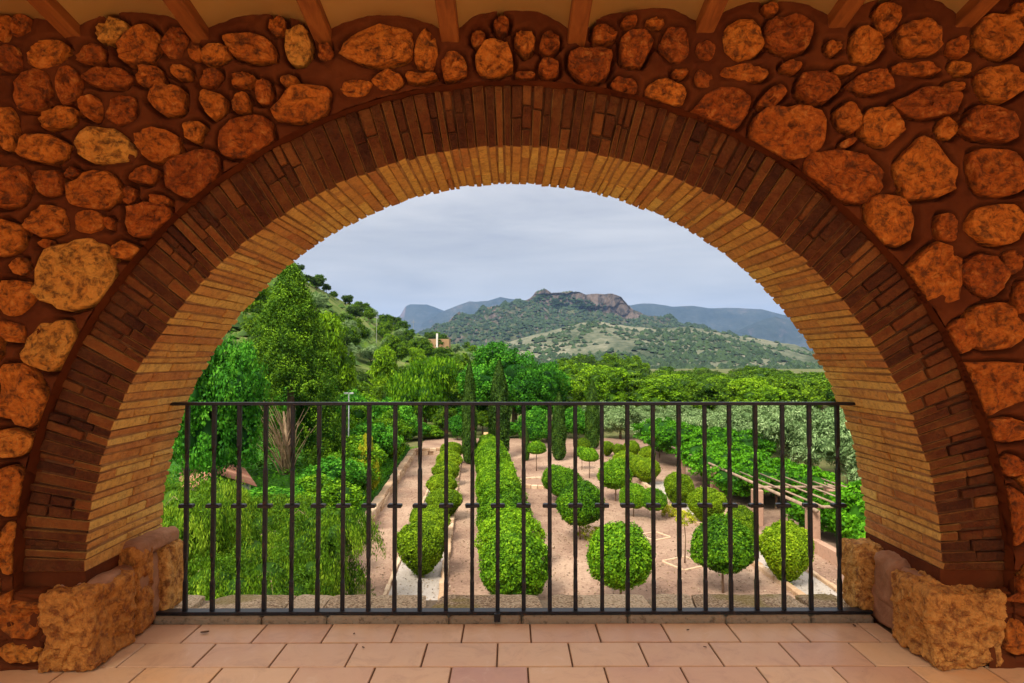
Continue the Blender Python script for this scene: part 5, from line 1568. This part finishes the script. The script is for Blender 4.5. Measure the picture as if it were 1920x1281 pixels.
# olive grove
q = random.Random(51); OL = []
for d in (24, 28, 32, 36.5, 41, 46, 51.5):
    x = {24: 15.0, 28: 14.6, 32: 14.2, 36.5: 13.0, 41: 9.4, 46: 8.0, 51.5: 7.0, 57.5: 6.2, 64: 5.8}[d]
    while x / d * F + 955 < 1700:
        OL.append((x + q.uniform(-.5, .5), d + q.uniform(-1.2, 1.2), d)); x += q.uniform(3.0, 3.9)
for i, (x, d, d0) in enumerate(OL):
    s = q.uniform(0.88, 1.12) * (1 if d < 38 else 0.85)
    o = spawn('olive' if i % 2 else 'olive2', (x, d, ZG - 0.1), s, i * 2.3, s * q.uniform(0.85, 1.05) * (1 if d < 38 else 0.82))
    z_ = 'near rows beside the pergola' if d < 39 else ('middle rows behind the vine canopy' if d < 55 else 'far rows below the pine wood')
    tag(o, 'grey green olive tree', 'olive tree', f'olive trees, {z_}')
    named.append((o, x / d, '{} olive tree from the left in the ' + ORD[(24, 28, 32, 36.5, 41, 46, 51.5).index(d0)] + ' row of the grove'))
# pine wood beyond it
q = random.Random(61); i = 0
PW = []
for d, x0 in ((57, 4.5), (64, 5.0), (72, 5.5), (78, 4), (85, 5), (93, 4.5), (102, 5), (112, 5), (124, 3), (138, 0), (155, -8), (175, -16)):
    x = x0
    while x / d * F + 955 < 1640:
        PW.append((x + q.uniform(-1, 1), d + q.uniform(-3, 3), d)); x += q.uniform(3.6, 5.2) * (1 + (d - 70) / 260)
for i, (x, d, d0) in enumerate(PW):
    px = x / d * F + 955
    s = q.uniform(0.9, 1.3) * (1.0 + (d - 70) / 300)
    key = q.choice(('pine', 'pine2', 'pine4', 'pine') if d < 90 else ('pine3', 'pine', 'pine3', 'pine2'))
    top_px = 700 + (6 if px > 1200 else -4) + q.uniform(-12, 12) - (14 if 1050 < px < 1200 else 0) - (10 if d > 120 else 0) + (20 if d < 68 else (14 if d < 80 else 0))
    if px > 1500: top_px += 8
    hz = (EYE + (672 - top_px) / F * d - (ZG - np.clip((d - 60) / 400, 0, 1) * 6)) / 5.6
    o = spawn(key, (x, d, ZG - 0.1 - float(np.clip((d - 60) / 400, 0, 1)) * 6), s, i * 1.3, max(0.75, min(hz, 1.7)))
    z_ = 'front edge' if d < 90 else ('middle' if d < 118 else 'dark far edge')
    tag(o, 'rounded pine', 'pine', f'pines at the {z_} of the wood')
    named.append((o, px, '{} pine from the left in the ' + ORD[(57, 64, 72, 78, 85, 93, 102, 112, 124, 138, 155, 175).index(d0)] + ' row of the pine wood'))
# wooded hillside on the left
q2 = np.random.default_rng(71)
uv = []
for (n_, v0, v1) in ((60, 0.0, 0.05), (90, 0.12, 0.5), (110, 0.45, 0.98)):
    uu = np.sort(q2.uniform(0.42, 1.0, n_)); uv += [(a, q2.uniform(v0, v1)) for a in uu]
uv = np.array(uv); pts = samp_hs(uv[:, 0], uv[:, 1])
for i, (p, (u, v_)) in enumerate(zip(pts, uv)):
    px = p[0] / p[1] * F + 955
    if px < 470 or px > 1040: continue
    crest_ = v_ < 0.06
    s = (q2.uniform(0.45, 0.8) if crest_ else q2.uniform(0.7, 1.15)) * (1.0 if p[1] > 90 else 0.85)
    if not crest_ and px < 640 and v_ < 0.35 and q2.random() < 0.6: continue
    key = ('pine3', 'pine3', 'pine')[i % 3] if crest_ else ('pine', 'pine2', 'pine4', 'pine3', 'olive')[int(q2.integers(0, 5))]
    if key == 'olive': s *= 1.3
    o = spawn(key, (p[0], p[1], p[2] - 0.3), s, i * 1.1)
    z_ = 'crest' if crest_ else ('upper slope' if v_ < 0.5 else 'lower slope')
    kd = 'grey green olive' if key == 'olive' else ('dark pine' if key == 'pine3' else 'green pine')
    tag(o, kd, 'tree', f'{kd}s on the {z_} of the left hillside')
    named.append((o, px, '{} ' + kd + ' from the left on the ' + z_ + ' of the left hillside'))
rank_labels()
# scrub on the hills
def scrub(name, sampler, n, smin, smax, seed, lab, pmask=None, v=(0.0, 1.0), mat='scrub', urange=(0, 1), power=1.0):
    q = np.random.default_rng(seed)
    u = q.uniform(*urange, n * 2); w = q.uniform(0, 1, n * 2) ** power * (v[1] - v[0]) + v[0]
    P = sampler(u, w)
    dens = vnoise(P[:, 0], P[:, 1], pmask or 0.006, seed + 3, 4) if pmask else np.ones(len(P))
    P = P[dens > q.uniform(-0.45, 0.25, len(P))][:n] if pmask else P[:n]
    n = len(P)
    base = [(0, 0, 1.0), (0.9, 0, 0.25), (0.28, 0.85, 0.3), (-0.73, 0.53, 0.2), (-0.73, -0.53, 0.3), (0.28, -0.85, 0.2)]
    B = np.array(base); tri = np.array([[0, 1, 2], [0, 2, 3], [0, 3, 4], [0, 4, 5], [0, 5, 1]])
    s = q.uniform(smin, smax, n)
    V = P[:, None, :] + (B[None] + q.uniform(-.22, .22, (n, 6, 3))) * s[:, None, None] * np.array([1, 1, 1.05]) - np.array([0, 0, 0.2]) * s[:, None, None]
    Fc = (tri[None] + (np.arange(n) * 6)[:, None, None]).reshape(-1, 3)
    o = mesh_from(name, V.reshape(-1, 3), Fc, M[mat], tint=np.repeat(q.uniform(0.1, 0.9, n), 6))
    tag(o, lab, 'scrub', kind='stuff')
scrub('mountain_scrub', samp_mt, 9000, 6, 11, 1, 'dark bushes scattered over the rocky mountain', 0.004, (0.10, 1.0))
scrub('foothill_scrub', samp_fh, 4600, 3.5, 8.5, 2, 'dark bushes dotted over the pale foothills', 0.006, (0.0, 1.0), power=0.8)
scrub('hillside_scrub', samp_hs, 5200, 0.4, 1.5, 3, 'low bushes on the left hillside', 0.05, (0.0, 1.0), 'leaf_dark_pine')
# ------------------------------------------------------------------ small things in the landscape
def gable_house(name, loc, w, dp, h, lab, rz=0.0, wallm='white_wall', roofm='roof_tile'):
    root = empty(name, loc, rz)
    g_ = Geo(); g_.box(-w / 2, w / 2, -dp / 2, dp / 2, -1.0, h); g_.build('walls', M[wallm], root)
    rh = w * 0.22
    for s in (-1, 1):
        g_ = Geo(); n = 18
        for k in range(n):          # courses of round tiles running down the slope
            y0 = -dp / 2 - .2 + (dp + .4) * k / n; yw = (dp + .4) / n
            pts = []
            for j in range(5):
                t = PI * j / 4
                pts.append((y0 + yw * j / 4, 0.05 * math.sin(t)))
            vs = [(s * (w / 2 + .2), y, h - .08 + dz) for y, dz in pts] + [(0, y, h + rh + dz) for y, dz in pts]
            g_.add(vs, [(j, j + 1, j + 6, j + 5) for j in range(4)], 0.2 + 0.6 * random.Random(k * 3 + s).random())
        g_.build('roof_slope', M[roofm], root)
    return tag(root, lab, 'house')
M['white_wall'] = simple_mat('white_render', (0.62, 0.56, 0.48), (0.74, 0.69, 0.62), 1.5)
M['roof_tile'] = stone_mat('clay_roof_tile', [(0.15, (0.34, 0.12, 0.07)), (0.5, (0.50, 0.22, 0.13)), (0.85, (0.60, 0.34, 0.22))], bumps=0.01, fine=20)
gable_house('house', (px_x(398, 25), 25.5, ZG), 2.2, 4.0, 1.15, 'small house with a pinkish clay tile roof glimpsed between left shrubs', 0.5)
M['villa_wall'] = simple_mat('villa_wall', (0.30, 0.17, 0.08), (0.36, 0.21, 0.10), 0.5)
M['pole_grey'] = simple_mat('pole_grey', (0.28, 0.28, 0.25), (0.36, 0.36, 0.33), 1)
vil = empty('villa', (px_x(818, 215), 215, 3.0)); tag(vil, 'tiny orange villa with a white chimney tower on the far wooded slope', 'villa')
g = Geo(); g.box(-3.6, 4.4, 0, 6, -3, 4.9); g.build('walls', M['villa_wall'], vil)
g = Geo(); g.box(0.0, 0.6, -0.6, 0.3, -3, 6.8); g.build('tower', M['white_wall'], vil)
# lamp post on the slope
lp = empty('lamp_post', (px_x(655, 29.5), 29.5, ZG)); tag(lp, 'white street lamp with a twin head among the trees left of centre', 'lamp post')
g = Geo(); zt = EYE + (672 - 738) / F * 29.5 - ZG; g.tube([(0, 0, 0), (0, 0, zt)], [0.035, 0.022], 8)
M['white_metal'] = simple_mat('white_metal', (0.40, 0.41, 0.38), (0.5, 0.5, 0.47), 3, 0.5)
g.build('pole', M['white_metal'], lp, smooth=True)
for s in (-1, 1):
    v, f = bevel_block(box_corners(s * .03 if s > 0 else -.22, .22 if s > 0 else -.03, -.07, .07, zt - .02, zt + .05), .01); mesh_from('lamp_head', v, f, M['white_metal'], lp)
for px, top, d, lab in ((706, 590, 150, 'thin pale utility pole on the left hillside'), (775, 600, 190, 'thin pale utility pole lower down the hillside, nearer the villa')):
    up = Geo(); z1 = EYE + (672 - top) / F * d
    up.tube([(0, 0, -14), (0, 0, 0)], [0.07, 0.05], 6); up.box(-.6, .6, -.04, .04, -.7, -.6)
    tag(up.build('utility_pole', M['pole_grey'], loc=(px_x(px, d), d, z1)), lab, 'utility pole')
# dry leaves and crumbs on the tiles
M['dry'] = simple_mat('dry_leaf', (0.06, 0.03, 0.015), (0.12, 0.06, 0.025), 20)
for i, (px, py, s, lab) in enumerate([(384, 1187, .035, 'curled dry leaf lying on a tile near the left end of the railing'), (664, 1189, .014, 'small brown leaf crumb on the first tile row left of centre'),
        (681, 1215, .016, 'brown leaf crumb on the second tile row left of centre'), (1290, 1182, .016, 'tiny brown leaf on the first tile row right of centre'), (1602, 1174, .022, 'dark dry leaf near the right end of the railing'), (1322, 1214, .014, 'tiny brown leaf on the second tile row at right')]):
    p = ground(px, py, 0.002); n = 6; vs = []; fs = []
    for k in range(n + 1):
        u = k / n - .5; wd = s * 0.28 * math.cos(u * PI * .95)
        for sd in (-1, 0, 1): vs.append((u * s, sd * wd, 0.001 + (abs(sd) * 0.35 * s * 0.4) + 0.25 * s * u * u))
    for k in range(n):
        for j in range(2): fs.append((k * 3 + j, k * 3 + j + 1, k * 3 + j + 4, k * 3 + j + 3))
    o = mesh_from('dry_leaf', vs, fs, M['dry'], loc=p); o.rotation_euler = (0, 0, i * 1.1 + .3)
    tag(o, lab, 'leaf', 'dry leaves on the tiles')

# ------------------------------------------------------------------ haze
m = bpy.data.materials.new('air'); m.use_nodes = True; nt = m.node_tree; nt.nodes.clear()
out = nt.nodes.new("ShaderNodeOutputMaterial"); pv = nt.nodes.new("ShaderNodeVolumePrincipled")
pv.inputs["Color"].default_value = (0.36, 0.58, 1.0, 1); pv.inputs["Density"].default_value = 5.2e-5; pv.inputs["Anisotropy"].default_value = 0.0
nt.links.new(pv.outputs[0], out.inputs["Volume"])
g = Geo(); g.box(-14500, 14500, -14500, 14500, -16, 1100)
tag(g.build('haze', m), kind='stuff')
